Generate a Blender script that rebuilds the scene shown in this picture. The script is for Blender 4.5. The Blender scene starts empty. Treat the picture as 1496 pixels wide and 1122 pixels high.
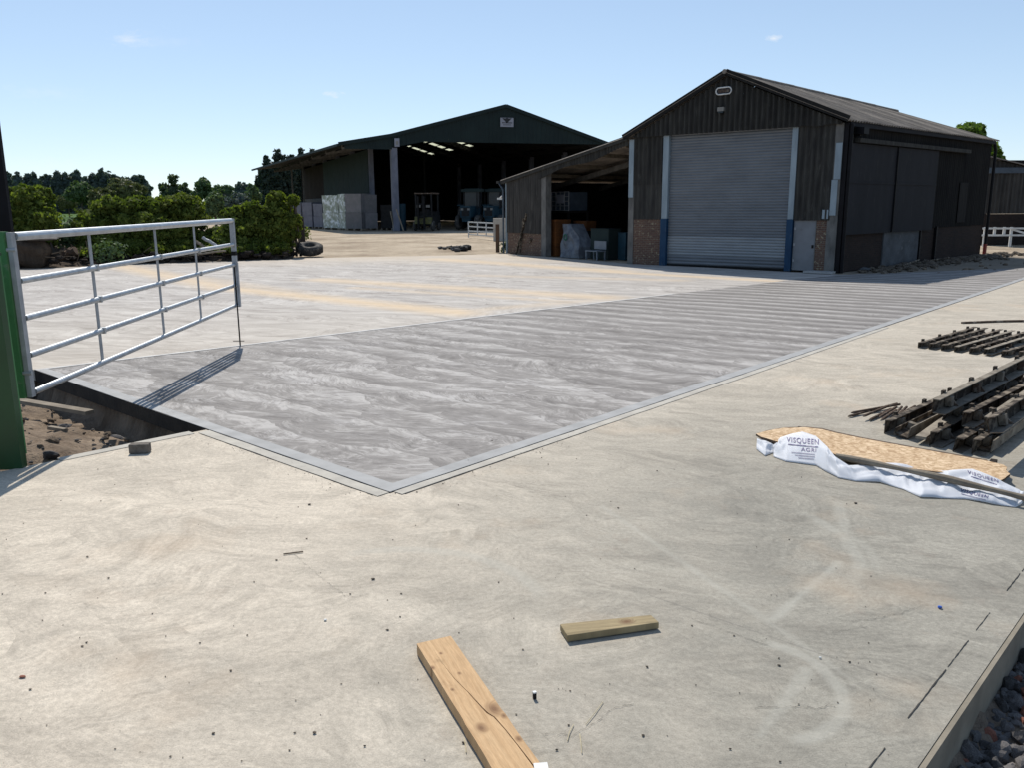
import bpy, math, random
import numpy as np
from mathutils import Vector, Matrix, Euler
random.seed(7); RNG = np.random.default_rng(7)
rad = math.radians
S = bpy.context.scene
COL = S.collection

# ------------------------------------------------------------------ camera
F_ = 1220.0; PITCH = math.atan(261/1220); ROLL = rad(.4); EYE = 1.7
cam_d = bpy.data.cameras.new('camera'); cam = bpy.data.objects.new('camera', cam_d); COL.objects.link(cam)
cam_d.sensor_fit = 'HORIZONTAL'; cam_d.sensor_width = 36; cam_d.lens = 36*F_/1496
cam_d.clip_start = .05; cam_d.clip_end = 6000
vF = Vector((0, math.cos(PITCH), -math.sin(PITCH))); vU0 = Vector((0, math.sin(PITCH), math.cos(PITCH))); vR0 = Vector((1, 0, 0))
vR = vR0*math.cos(ROLL)-vU0*math.sin(ROLL); vU = vR0*math.sin(ROLL)+vU0*math.cos(ROLL)
m = Matrix((vR, vU, -vF)).transposed().to_4x4(); m.translation = (0, 0, EYE)
cam.matrix_world = m
S.camera = cam

# ------------------------------------------------------------------ sky, sun, exposure
SUN = Vector((-.215, .77, 1.0)).normalized()
W = bpy.data.worlds.new("World"); S.world = W; W.use_nodes = True
SKY_STRENGTH = .14
sun_d = bpy.data.lights.new('sun', 'SUN'); sun = bpy.data.objects.new('sun', sun_d); COL.objects.link(sun)
sun_d.energy = 4.75; sun_d.angle = rad(.5); sun_d.color = (1, .945, .86)
sun.rotation_euler = SUN.to_track_quat('Z', 'Y').to_euler(); sun.location = (0, 0, 30)
S.view_settings.view_transform = 'Standard'; S.view_settings.look = 'None'
S.view_settings.exposure = 0.0; S.view_settings.gamma = 1; S.view_settings.use_curve_mapping = False

# ------------------------------------------------------------------ pixel -> place (measuring the photograph)
def ray(x, y): return vF + vR*((x-748)/F_) + vU*((561-y)/F_)
def G(x, y, z=0.0):
    d = ray(x, y); t = (z-EYE)/d.z
    return Vector((d.x*t, d.y*t, z))
def V(x, y, p, e):
    d = ray(x, y); nx, ny = -e[1], e[0]
    t = (p[0]*nx+p[1]*ny)/(d.x*nx+d.y*ny)
    return Vector((d.x*t, d.y*t, EYE+d.z*t))
class Frame:
    def __init__(s, o, q):
        s.o = Vector((o[0], o[1], 0)); d = Vector((q[0]-o[0], q[1]-o[1], 0)); s.L = d.length; s.e = d.normalized()
        n = Vector((s.e.y, -s.e.x, 0)); s.n = n
    def sz(s, x, y):
        p = V(x, y, s.o, s.e); return ((p-s.o).dot(s.e), p.z)
    def P(s, a, z, d=0): return s.o+s.e*a+s.n*d+Vector((0, 0, z))

# ------------------------------------------------------------------ node helpers
class NT:
    def __init__(s, nt): s.t = nt
    def n(s, typ, **k):
        o = s.t.nodes.new(typ)
        for a, b in k.items(): setattr(o, a, b)
        return o
    def put(s, inp, v):
        if isinstance(v, bpy.types.NodeSocket): s.t.links.new(v, inp)
        elif isinstance(v, (tuple, list)) and len(v) == 3 and inp.type == 'RGBA': inp.default_value = (*v, 1)
        else: inp.default_value = v
    def m(s, op, a, b=0.0, c=None, clamp=False):
        o = s.n('ShaderNodeMath', operation=op, use_clamp=clamp); s.put(o.inputs[0], a); s.put(o.inputs[1], b)
        if c is not None: s.put(o.inputs[2], c)
        return o.outputs[0]
    def vm(s, op, a, b=(0, 0, 0)):
        o = s.n('ShaderNodeVectorMath', operation=op); s.put(o.inputs[0], a)
        if op == 'SCALE': s.put(o.inputs['Scale'], b)
        else: s.put(o.inputs[1], b)
        return o.outputs['Value'] if op in ('LENGTH', 'DOT_PRODUCT', 'DISTANCE') else o.outputs[0]
    def noise(s, v, scale, detail=4, rough=.55, dist=0, col=False):
        o = s.n('ShaderNodeTexNoise'); s.put(o.inputs['Vector'], v); o.inputs['Scale'].default_value = scale
        o.inputs['Detail'].default_value = detail; o.inputs['Roughness'].default_value = rough; o.inputs['Distortion'].default_value = dist
        return o.outputs['Color' if col else 'Fac']
    def ramp(s, f, *st):
        o = s.n('ShaderNodeValToRGB'); s.put(o.inputs[0], f); r = o.color_ramp
        while len(r.elements) < len(st): r.elements.new(.5)
        for e, (p, c) in zip(r.elements, st):
            e.position = p; e.color = (c, c, c, 1) if isinstance(c, (int, float)) else (*c, 1)
        return o.outputs[0]
    def mix(s, f, a, b, mode='MIX'):
        o = s.n('ShaderNodeMix', data_type='RGBA', blend_type=mode); s.put(o.inputs[0], f); s.put(o.inputs[6], a); s.put(o.inputs[7], b)
        return o.outputs[2]
    def mapr(s, v, a, b, c, d):
        o = s.n('ShaderNodeMapRange'); s.put(o.inputs[0], v)
        for i, q in enumerate((a, b, c, d)): s.put(o.inputs[i+1], q)
        return o.outputs[0]
    def xyz(s, v):
        o = s.n('ShaderNodeSeparateXYZ'); s.put(o.inputs[0], v); return o.outputs
    def comb(s, x, y, z=0.0):
        o = s.n('ShaderNodeCombineXYZ'); s.put(o.inputs[0], x); s.put(o.inputs[1], y); s.put(o.inputs[2], z); return o.outputs[0]
    def bump(s, h, st, dist=.01):
        o = s.n('ShaderNodeBump'); s.put(o.inputs['Height'], h); o.inputs['Strength'].default_value = st; o.inputs['Distance'].default_value = dist
        return o.outputs[0]
def newmat(name, rough=.8, metal=0.0, spec=.5):
    M_ = bpy.data.materials.new(name); M_.use_nodes = True
    t = NT(M_.node_tree); b = M_.node_tree.nodes['Principled BSDF']
    b.inputs['Roughness'].default_value = rough; b.inputs['Metallic'].default_value = metal
    b.inputs['Specular IOR Level'].default_value = spec
    return M_, t, b
MATS = {}
def mat(name, c1, c2=None, sc=4, st=(1, 1, 1), rough=.8, metal=0.0, bump=0.0, bsc=60, rnd=.0, spec=.4, detail=5, lo=.35, hi=.65, dirt=None, coords='Object'):
    """base colour mottled between c1 and c2; optional dirt layer (colour, scale, threshold)"""
    M_, t, b = newmat(name, rough, metal, spec)
    tc = t.n('ShaderNodeTexCoord').outputs[coords]
    v = t.vm('MULTIPLY', tc, st)
    c2 = c2 or tuple(x*.75 for x in c1)
    f = t.ramp(t.noise(v, sc, detail), (lo, 0.0), (hi, 1.0))
    c = t.mix(f, c1, c2)
    if dirt:
        f2 = t.ramp(t.noise(v, dirt[1], 6, .65), (dirt[2], 0.0), (min(dirt[2]+.12, 1), 1.0))
        c = t.mix(t.m('MULTIPLY', f2, dirt[3] if len(dirt) > 3 else .8), c, dirt[0])
    if rnd:
        oi = t.n('ShaderNodeObjectInfo').outputs['Random']
        c = t.mix(1.0, c, t.ramp(oi, (0, 1-rnd), (1, 1.0)), 'MULTIPLY')
    t.put(b.inputs['Base Color'], c)
    if bump:
        t.put(b.inputs['Normal'], t.bump(t.noise(tc, bsc, 5), bump))
    MATS[name] = M_
    return M_

# world: nishita sky plus three small wisps of cloud far off
def build_world():
    t = NT(W.node_tree); bg = W.node_tree.nodes['Background']
    sky = t.n('ShaderNodeTexSky', sky_type='NISHITA'); sky.sun_disc = False
    sky.sun_elevation = math.asin(SUN.z); sky.sun_rotation = math.atan2(SUN.x, SUN.y)
    sky.air_density = .75; sky.dust_density = .1; sky.ozone_density = 2.2
    gm_ = t.n('ShaderNodeGamma'); t.put(gm_.inputs[0], sky.outputs[0]); gm_.inputs[1].default_value = .6
    c = t.vm('MULTIPLY', gm_.outputs[0], (1.80, 1.92, 2.02))
    dirn = t.n('ShaderNodeTexCoord').outputs['Generated']
    dirn = t.vm('NORMALIZE', dirn)
    tot = None
    for (px, py, rx, ry, a) in ((192, 58, .030, .010, .28), (487, 137, .017, .0045, .5), (1130, 55, .011, .006, .55), (70, 135, .05, .012, .08), (240, 60, .05, .012, .06), (60, 240, .06, .01, .12)):
        d = ray(px, py).normalized(); right = Vector((d.y, -d.x, 0)).normalized(); up = right.cross(d)
        x = t.m('DIVIDE', t.vm('DOT_PRODUCT', dirn, tuple(right)), rx); y = t.m('DIVIDE', t.vm('DOT_PRODUCT', dirn, tuple(up)), ry)
        x = t.m('SUBTRACT', x, d.dot(right)/rx); y = t.m('SUBTRACT', y, d.dot(up)/ry)
        r = t.m('SQRT', t.m('ADD', t.m('MULTIPLY', x, x), t.m('MULTIPLY', y, y)))
        front = t.m('GREATER_THAN', t.vm('DOT_PRODUCT', dirn, tuple(d)), .5)
        nz = t.noise(t.vm('MULTIPLY', dirn, (1, 1, 2.2)), 70, 5, .65)
        k = t.m('SUBTRACT', t.m('ADD', t.m('MULTIPLY', nz, 2.2), -.35), r, clamp=True)
        k = t.m('MULTIPLY', t.m('MULTIPLY', k, a*1.5), front, clamp=True)
        tot = k if tot is None else t.m('MAXIMUM', tot, k)
    c = t.mix(tot, c, (6.6, 6.8, 7.0))
    t.put(bg.inputs[0], c); bg.inputs[1].default_value = SKY_STRENGTH
build_world()

# ------------------------------------------------------------------ mesh builder
def wloc(o):
    v = Vector((0, 0, 0))
    while o is not None: v += o.location; o = o.parent
    return v
class MB:
    def __init__(s): s.v = []; s.f = []
    def quad(s, a, b, c, d): i = len(s.v); s.v += [tuple(a), tuple(b), tuple(c), tuple(d)]; s.f.append((i, i+1, i+2, i+3)); return s
    def poly(s, pts): i = len(s.v); s.v += [tuple(p) for p in pts]; s.f.append(tuple(range(i, i+len(pts)))); return s
    def hexa(s, p):
        i = len(s.v); s.v += [tuple(q) for q in p]
        s.f += [tuple(i+k for k in q) for q in ((0, 3, 2, 1), (4, 5, 6, 7), (0, 1, 5, 4), (1, 2, 6, 5), (2, 3, 7, 6), (3, 0, 4, 7))]; return s
    def box(s, c, d, R=None):
        c = Vector(c); x, y, z = [q/2 for q in d]
        p = [Vector(q) for q in ((-x, -y, -z), (x, -y, -z), (x, y, -z), (-x, y, -z), (-x, -y, z), (x, -y, z), (x, y, z), (-x, y, z))]
        if R is not None: p = [R @ q for q in p]
        return s.hexa([c+q for q in p])
    def bar(s, a, b, w, h, up=Vector((0, 0, 1))):
        a = Vector(a); b = Vector(b); d = (b-a).normalized()
        if abs(d.dot(up)) > .98: up = Vector((1, 0, 0))
        x = d.cross(up).normalized()*w/2; y = x.cross(d).normalized()*h/2
        return s.hexa([a-x-y, a+x-y, b+x-y, b-x-y, a-x+y, a+x+y, b+x+y, b-x+y])
    def fbox(s, fr, s0, s1, z0, z1, d0, d1):
        """box in a wall frame"""
        return s.hexa([fr.P(s0, z0, d1), fr.P(s1, z0, d1), fr.P(s1, z0, d0), fr.P(s0, z0, d0), fr.P(s0, z1, d1), fr.P(s1, z1, d1), fr.P(s1, z1, d0), fr.P(s0, z1, d0)])
    def cyl(s, a, b, r, n=10, r2=None, caps=True):
        a = Vector(a); b = Vector(b); d = (b-a).normalized(); r2 = r if r2 is None else r2
        u = Vector((0, 0, 1)) if abs(d.z) < .95 else Vector((1, 0, 0))
        x = d.cross(u).normalized(); y = x.cross(d)
        i = len(s.v)
        for k in range(n):
            q = x*math.cos(2*math.pi*k/n)+y*math.sin(2*math.pi*k/n)
            s.v += [tuple(a+q*r), tuple(b+q*r2)]
        for k in range(n):
            k2 = (k+1) % n; s.f.append((i+2*k, i+2*k2, i+2*k2+1, i+2*k+1))
        if caps:
            s.f.append(tuple(i+2*k for k in range(n))[::-1]); s.f.append(tuple(i+2*k+1 for k in range(n)))
        return s
    def tube(s, pts, r, n=8):
        for a, b in zip(pts[:-1], pts[1:]): s.cyl(a, b, r, n)
        return s
    def prism(s, pts, z0, z1):
        n = len(pts); i = len(s.v)
        s.v += [(p[0], p[1], z0) for p in pts]+[(p[0], p[1], z1) for p in pts]
        s.f += [tuple(i+n+k for k in range(n)), tuple(i+k for k in range(n))[::-1]]
        for k in range(n): s.f.append((i+k, i+(k+1) % n, i+n+(k+1) % n, i+n+k))
        return s
    def torus(s, c, R_, r, ax=Vector((0, 0, 1)), n=24, m_=10, sq=1.0):
        c = Vector(c); ax = ax.normalized(); u = Vector((0, 0, 1)) if abs(ax.z) < .9 else Vector((1, 0, 0))
        x = ax.cross(u).normalized(); y = ax.cross(x); i = len(s.v)
        for a in range(n):
            q = x*math.cos(2*math.pi*a/n)+y*math.sin(2*math.pi*a/n)
            for b in range(m_):
                t = 2*math.pi*b/m_; s.v.append(tuple(c+q*(R_+r*math.cos(t))+ax*(r*sq*math.sin(t))))
        for a in range(n):
            for b in range(m_):
                s.f.append((i+a*m_+b, i+((a+1) % n)*m_+b, i+((a+1) % n)*m_+(b+1) % m_, i+a*m_+(b+1) % m_))
        return s
    def lump(s, c, r, seed=0, sub=2, amp=.25, flat=0):
        """irregular stone"""
        vs, fs = ICO[sub]; rg = random.Random(seed); ph = [rg.uniform(0, 6) for _ in range(6)]; i = len(s.v)
        R = Euler((rg.uniform(0, 6), rg.uniform(0, 6), rg.uniform(0, 6))).to_matrix() if not flat else Matrix.Identity(3)
        r = Vector(r) if not isinstance(r, (int, float)) else Vector((r, r, r))
        for v in vs:
            k = 1+amp*(math.sin(2.3*v[0]+ph[0])*math.sin(2.9*v[1]+ph[1])+.6*math.sin(4.7*v[2]+ph[2]+2*v[0])+.35*math.sin(7*v[1]+ph[3]+3*v[2]))
            q = R @ Vector(v)*k
            s.v.append((c[0]+q.x*r.x, c[1]+q.y*r.y, c[2]+q.z*r.z))
        s.f += [tuple(i+k for k in f) for f in fs]; return s
    def build(s, name, m_, parent=None, smooth=False, local=False, base=None):
        me = bpy.data.meshes.new(name)
        if local: off = Vector((0, 0, 0))
        elif parent is not None: off = wloc(parent)
        elif base is not None: off = Vector(base)
        else:
            a = np.array(s.v); off = Vector(((a[:, 0].min()+a[:, 0].max())/2, (a[:, 1].min()+a[:, 1].max())/2, a[:, 2].min()))
        vv = [(x-off.x, y-off.y, z-off.z) for x, y, z in s.v]
        me.from_pydata(vv, [], s.f); me.validate(); me.update()
        if m_ is not None: me.materials.append(m_)
        if smooth: me.shade_smooth()
        o = bpy.data.objects.new(name, me); COL.objects.link(o)
        if parent is not None: o.parent = parent
        elif not local: o.location = off
        return o
def ico(sub):
    import bmesh
    bm = bmesh.new(); bmesh.ops.create_icosphere(bm, subdivisions=sub, radius=1)
    bm.verts.ensure_lookup_table(); r = ([tuple(v.co) for v in bm.verts], [tuple(v.index for v in f.verts) for f in bm.faces]); bm.free(); return r
ICO = {k: ico(k) for k in (1, 2, 3)}
def thing(name, label, cat, loc, group=None, rot=0):
    o = bpy.data.objects.new(name, None); COL.objects.link(o); o.location = loc; o.rotation_euler = (0, 0, rot)
    o.empty_display_size = .2; o['label'] = label; o['category'] = cat
    if group: o['group'] = group
    return o
def tag(o, label, cat, group=None, kind=None):
    o['label'] = label; o['category'] = cat
    if group: o['group'] = group
    if kind: o['kind'] = kind
    return o
def struct(o): o['kind'] = 'structure'; return o
def copy_tree(o, label=None, parent=None):
    c = o.copy(); COL.objects.link(c)
    if parent is not None: c.parent = parent
    if label: c['label'] = label
    for ch in [x for x in bpy.data.objects if x.parent is o]: copy_tree(ch, None, c)
    return c
def uvproj(o, e):
    me = o.data; uv = me.uv_layers.new(name='UVMap'); w = wloc(o)
    for l in me.loops:
        c = me.vertices[l.vertex_index].co+w; uv.data[l.index].uv = (c.x*e.x+c.y*e.y, c.z)
    return o
def corr(name, P0, A, B, N, s0, s1, tb, tt, m_, parent, pitch=.146, amp=.03, sheet=1.0, prof='sine', th=.006, k=6, tlap=None):
    """corrugated sheets side by side: P0 + A*s + B*t + N*wave; tb, tt = lower/upper t as functions of s"""
    A = Vector(A); B = Vector(B); N = Vector(N); P0 = Vector(P0); out = []
    ns = max(1, round((s1-s0)/sheet)); w = (s1-s0)/ns
    for j in range(ns):
        a = s0+j*w; b = a+w-.004; n = max(2, int(round((b-a)/pitch*k))); mb = MB(); lift = (j % 2)*.006
        rows = []
        for i in range(n+1):
            s = a+(b-a)*i/n
            if prof == 'sine': d = amp*math.sin(2*math.pi*s/pitch)
            elif prof == 'box': d = amp if (s/pitch) % 1 < .25 else 0
            else: d = 0
            for q in (0, th):
                for t in (tb(s), tt(s)): rows.append(tuple(P0+A*s+B*t+N*(d+lift-q)))
        mb.v = rows
        for i in range(n):
            p = 4*i; q = p+4
            mb.f += [(p, q, q+1, p+1), (p+2, p+3, q+3, q+2), (p, p+2, q+2, q), (p+1, q+1, q+3, p+3)]
        mb.f += [(0, 1, 3, 2), (4*n, 4*n+2, 4*n+3, 4*n+1)]
        out.append(mb.build(name, m_, parent))
    return out
def clumped(blobs, k, f, seed):
    rg = random.Random(seed*7+1); out = []
    for (x, y, z, a, b, c) in blobs:
        out.append((x, y, z, a*.86, b*.86, c*.86))
        for i in range(k):
            d = Vector((rg.gauss(0, 1), rg.gauss(0, 1), rg.gauss(.15, 1))).normalized(); q = f*rg.uniform(.6, 1.35); e = rg.uniform(.78, 1.0)
            m_ = min(a, b, c); out.append((x+d.x*a*e, y+d.y*b*e, z+d.z*c*e, (a*.4+m_*.6)*q, (b*.4+m_*.6)*q, m_*q*.85))
    return out
def leaves(blobs, n, size, seed, core=True, droop=0.0, jitter=.35, coref=.78):
    """crown: leaf-sized quads through a set of ellipsoids, plus rough cores that stop the light"""
    rg = np.random.default_rng(seed); B = np.array(blobs, float)
    w = (B[:, 3]*B[:, 4]*B[:, 5])**(2/3); idx = rg.choice(len(B), n, p=w/w.sum()); b = B[idx]
    d = rg.normal(size=(n, 3)); d /= np.linalg.norm(d, axis=1)[:, None]
    ph = (b[:, 0]*3.7+b[:, 2]*2.1)
    lum = 1+.16*np.sin(d[:, 0]*6+ph)*np.sin(d[:, 1]*5+ph*1.3)+.13*np.sin(d[:, 2]*9+ph*.7+d[:, 0]*4)
    rr = (1-jitter*rg.random(n)**1.6)*lum*(1+.05*rg.normal(size=n))
    p = b[:, :3]+d*b[:, 3:6]*rr[:, None]
    nrm = d+rg.normal(size=(n, 3))*.75; nrm[:, 2] += .25-droop; nrm /= np.linalg.norm(nrm, axis=1)[:, None]
    t = np.cross(nrm, rg.normal(size=(n, 3))); t /= np.linalg.norm(t, axis=1)[:, None]; u = np.cross(nrm, t)
    sz = size*(.6+.8*rg.random(n))[:, None]
    q = np.stack([p-t*sz*.55, p+u*sz*.32, p+t*sz*.55, p-u*sz*.32], 1).reshape(-1, 3)
    f = np.arange(n*4).reshape(-1, 4)
    mb = MB(); mb.v = [tuple(x) for x in q.tolist()]; mb.f = [tuple(x) for x in f.tolist()]
    if core:
        for i, x in enumerate(B): mb.lump((x[0], x[1], x[2]), (x[3]*coref, x[4]*coref, x[5]*coref), seed+i, 2, .16, 1)
    return mb

# ------------------------------------------------------------------ materials
def leafmat(name, c1, c2, c3, spec=.1, tr=.25, rough=.6):
    M_, t, b = newmat(name, rough, 0, spec)
    g = t.n('ShaderNodeNewGeometry').outputs['Random Per Island']
    tc = t.n('ShaderNodeTexCoord').outputs['Object']
    f = t.noise(tc, 1.4, 3)
    c = t.mix(t.ramp(g, (.1, 0), (.9, 1)), c1, c2); c = t.mix(t.ramp(f, (.45, 0), (.7, 1)), c, c3)
    t.put(b.inputs['Base Color'], c)
    tl = t.n('ShaderNodeBsdfTranslucent'); t.put(tl.inputs[0], t.mix(1, c, (1.3, 1.5, .5), 'MULTIPLY'))
    mx = t.n('ShaderNodeMixShader'); mx.inputs[0].default_value = tr
    t.t.links.new(b.outputs[0], mx.inputs[1]); t.t.links.new(tl.outputs[0], mx.inputs[2])
    t.t.links.new(mx.outputs[0], t.t.nodes['Material Output'].inputs[0])
    MATS[name] = M_; return M_
leafmat('leaf_bush', (.085, .115, .024), (.19, .22, .055), (.055, .08, .018), tr=.42, spec=.1, rough=.8)
leafmat('leaf_bush_b', (.075, .10, .02), (.18, .205, .045), (.045, .065, .013), tr=.38, spec=.1, rough=.8)
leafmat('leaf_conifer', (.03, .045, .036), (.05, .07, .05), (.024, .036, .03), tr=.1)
leafmat('leaf_conifer_far', (.075, .10, .095), (.11, .14, .12), (.06, .085, .085), tr=.15)  # conifer leaves made paler, distance haze mixed into their colour
leafmat('leaf_olive', (.11, .12, .05), (.16, .165, .075), (.08, .09, .04), tr=.15)
leafmat('leaf_mid', (.08, .125, .06), (.14, .19, .09), (.06, .095, .05), tr=.2)
leafmat('leaf_pale', (.09, .12, .07), (.13, .16, .1), (.06, .09, .05), tr=.3)
leafmat('leaf_tree', (.10, .16, .03), (.17, .23, .05), (.07, .12, .025), tr=.35)
mat('bark', (.09, .07, .05), (.05, .04, .03), 8, (1, 1, .2), bump=.4)
mat('galv', (.52, .54, .55), (.40, .42, .44), 14, rough=.42, metal=.75, bump=.05, bsc=90, dirt=((.3, .3, .3), 9, .6, .5))
mat('galv_dull', (.42, .43, .44), (.30, .31, .32), 9, rough=.6, metal=.3, bump=.05)
mat('green_paint', (.010, .060, .018), (.008, .045, .014), 3, rough=.35, spec=.4, dirt=((.03, .05, .03), 6, .62, .5))
mat('green_paint_pale', (.05, .20, .065), (.04, .15, .05), 5, rough=.45, dirt=((.2, .22, .18), 12, .6, .5))
mat('red_paint', (.25, .03, .02), None, 5, rough=.5)
mat('black_paint', (.004, .004, .005), (.007, .007, .009), 5, rough=.6, bump=.1, bsc=30, spec=.15)
mat('black_steel', (.045, .036, .028), (.075, .058, .044), 12, (1, 1, 1), rough=.85, metal=.0, bump=.5, bsc=60, rnd=.4, dirt=((.33, .275, .21), 9, .47, .8), spec=.15)
mat('dusty_steel', (.34, .30, .24), (.20, .17, .135), 9, rough=.95, bump=.4, bsc=70, rnd=.25, dirt=((.08, .065, .05), 7, .58, .8), spec=.15)
mat('rust_steel', (.12, .082, .058), (.07, .05, .038), 14, rough=.85, bump=.3, dirt=((.33, .29, .24), 11, .52, .8), spec=.15)
mat('asbestos_dark', (.062, .060, .054), (.036, .035, .033), 3, (2.2, 2.2, .5), rough=.95, bump=.3, bsc=40, rnd=.22, dirt=((.14, .135, .12), 3.5, .60, .55), spec=.15)
mat('asbestos_pale', (.085, .08, .074), (.05, .048, .045), 3, (2.2, 2.2, .4), rough=.95, bump=.25, bsc=40, rnd=.2, dirt=((.18, .17, .155), 4, .6, .6), spec=.15)
mat('asbestos_roof', (.27, .235, .20), (.17, .15, .13), 2.2, (1, 1, 1), rough=1, bump=.5, bsc=25, rnd=.2, dirt=((.34, .31, .25), 6, .56, .7), spec=.1)
mat('black_sheet', (.012, .0125, .015), (.016, .0165, .02), 1.5, (2, 2, .4), rough=.8, bump=.1, rnd=.12, dirt=((.035, .034, .033), 5, .58, .6), spec=.2)
mat('dark_cladding', (.015, .014, .014), (.023, .022, .020), 3, (2, 2, .4), rough=.95, bump=.2, rnd=.2, dirt=((.055, .05, .045), 5, .63, .5), spec=.15)
mat('concrete_post', (.17, .165, .155), (.10, .098, .092), 5, (1, 1, .5), rough=.95, bump=.3, bsc=80, dirt=((.06, .056, .05), 7, .6, .6), spec=.15)
mat('blockwork', (.105, .112, .12), (.065, .068, .073), 3, rough=.95, bump=.4, bsc=60, dirt=((.19, .195, .20), 6, .58, .5), spec=.15)
mat('pale_metal', (.26, .32, .36), (.20, .25, .285), 5, (1, 1, .3), rough=.6, metal=.1, dirt=((.16, .17, .17), 7, .6, .5))
mat('blue_paint', (.014, .050, .105), (.010, .036, .08), 6, (1, 1, .4), rough=.6, dirt=((.08, .10, .115), 9, .58, .6), spec=.2)
mat('roller_steel', (.150, .164, .180), (.120, .132, .146), 1.2, (1, 1, 3), rough=.5, metal=.1, dirt=((.22, .22, .21), 8, .66, .3))
mat('roller_steel_low', (.25, .27, .285), (.20, .217, .232), 1.2, (1, 1, 6), rough=.42, metal=.15)
mat('grey_door', (.185, .195, .21), (.15, .158, .17), 3, rough=.6, dirt=((.11, .105, .1), 6, .62, .4))
mat('green_cladding', (.014, .026, .026), (.011, .020, .021), 1, rough=.7, rnd=.12, spec=.2)
mat('green_wall', (.028, .042, .040), (.022, .034, .033), 2, (1, 1, .5), rough=.85, rnd=.12, spec=.15)
mat('fibre_roof', (.055, .052, .048), (.035, .034, .032), 2, rough=.95, spec=.1)
mat('steel_dark', (.018, .017, .017), (.011, .011, .011), 4, rough=.8, spec=.15)
mat('column_grey', (.16, .17, .21), (.11, .12, .15), 3, (1, 1, .5), rough=.7, dirt=((.2, .2, .22), 6, .6, .5), spec=.2)
mat('brown_boards', (.035, .026, .022), (.022, .018, .016), 3, (3, 3, .4), rough=.95, rnd=.3, spec=.1)
mat('wrap_grey', (.17, .175, .21), (.13, .135, .17), 3, rough=.6, rnd=.2, bump=.4, bsc=8)
mat('wrap_mix', (.30, .33, .28), (.20, .24, .18), 1.6, (1, 1, 1.6), rough=.5, bump=.4, bsc=8, dirt=((.68, .73, .75), 1.9, .48, .9))
mat('wrap_dark', (.19, .175, .18), (.14, .14, .138), 3, rough=.6, rnd=.25, bump=.4, bsc=8, dirt=((.28, .28, .29), 3, .6, .5))
mat('rubber', (.035, .033, .031), (.05, .047, .043), 9, rough=.85, bump=.2, dirt=((.22, .19, .15), 5, .55, .7))
mat('timber_dark', (.022, .018, .016), (.035, .028, .024), 5, (1, 1, .2), rough=.95, bump=.3, spec=.1)
mat('timber_brown', (.12, .07, .045), (.07, .045, .03), 6, (1, 1, .3), rough=.9, bump=.3)
mat('timber_grey', (.26, .22, .165), (.17, .14, .105), 7, (1, 1, 1), rough=.9, bump=.3, bsc=60)
mat('white_paint', (.70, .70, .68), (.55, .55, .53), 6, rough=.6)
mat('white_plastic', (.16, .185, .215), (.12, .14, .165), 3, rough=.5)
mat('sack', (.17, .19, .215), (.09, .10, .12), 5, (1, 1, .6), rough=.8, bump=.5, bsc=14, dirt=((.05, .055, .06), 4, .60, .7))
mat('blue_tank', (.055, .075, .10), (.035, .05, .07), 4, rough=.5)
mat('orange_plastic', (.17, .06, .012), (.10, .035, .010), 5, rough=.7, rnd=.3)
mat('green_print', (.004, .09, .055), None, 4, rough=.6)
mat('navy', (.03, .04, .12), None, 4, rough=.5)
mat('yellow_paint', (.14, .13, .035), (.07, .07, .03), 6, rough=.6)
mat('machine_blue', (.012, .045, .065), (.009, .03, .045), 5, rough=.6, spec=.25)
mat('machine_dark', (.012, .012, .012), (.022, .022, .022), 5, rough=.7, spec=.2)
mat('glass_dark', (.012, .022, .03), None, 3, rough=.25, spec=.4)
mat('sign_white', (.26, .27, .32), (.23, .24, .28), 3, rough=.6)
mat('sign_black', (.015, .015, .02), None, 3, rough=.6)
mat('lamp_grey', (.22, .21, .19), None, 3, rough=.5)
mat('rock', (.19, .175, .165), (.085, .08, .08), 9, rough=.95, bump=.5, bsc=30, rnd=.6)
mat('rock_brick', (.30, .12, .075), (.20, .075, .05), 9, rough=.95, bump=.4, bsc=30, rnd=.3)
mat('brick_dark', (.10, .085, .07), (.16, .14, .12), 30, rough=.95, bump=.5, bsc=50)
mat('twig', (.16, .12, .085), (.09, .065, .045), 5, rough=.95)
mat('straw', (.55, .47, .30), None, 5, rough=.8)
mat('blue_plastic', (.05, .13, .5), None, 5, rough=.3)
mat('crumb', (.15, .12, .09), (.06, .05, .04), 30, rough=1)
mat('printing', (.035, .025, .16), None, 5, rough=.5)

def brickmat():
    M_, t, b = newmat('brick', .95, 0, .2)
    uv = t.n('ShaderNodeTexCoord').outputs['UV']
    br = t.n('ShaderNodeTexBrick'); t.put(br.inputs['Vector'], uv)
    br.inputs['Scale'].default_value = 1; br.inputs['Brick Width'].default_value = .15; br.inputs['Row Height'].default_value = .052
    br.inputs['Mortar Size'].default_value = .006; br.inputs['Mortar Smooth'].default_value = .2; br.inputs['Bias'].default_value = -.2
    t.put(br.inputs['Color1'], (.135, .078, .056)); t.put(br.inputs['Color2'], (.085, .052, .042)); t.put(br.inputs['Mortar'], (.17, .145, .12))
    n = t.ramp(t.noise(uv, 14, 2, .5), (.60, 0.0), (.66, 1.0))
    c = t.mix(t.m('MULTIPLY', n, .75), br.outputs[0], (.34, .30, .20))
    c = t.mix(t.ramp(t.noise(uv, 1.7, 4), (.4, 0.0), (.7, .5)), c, (.09, .06, .05))
    t.put(b.inputs['Base Color'], c); t.put(b.inputs['Normal'], t.bump(t.m('SUBTRACT', 1.0, br.outputs['Fac']), .6, .01))
    MATS['brick'] = M_
brickmat()
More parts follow.
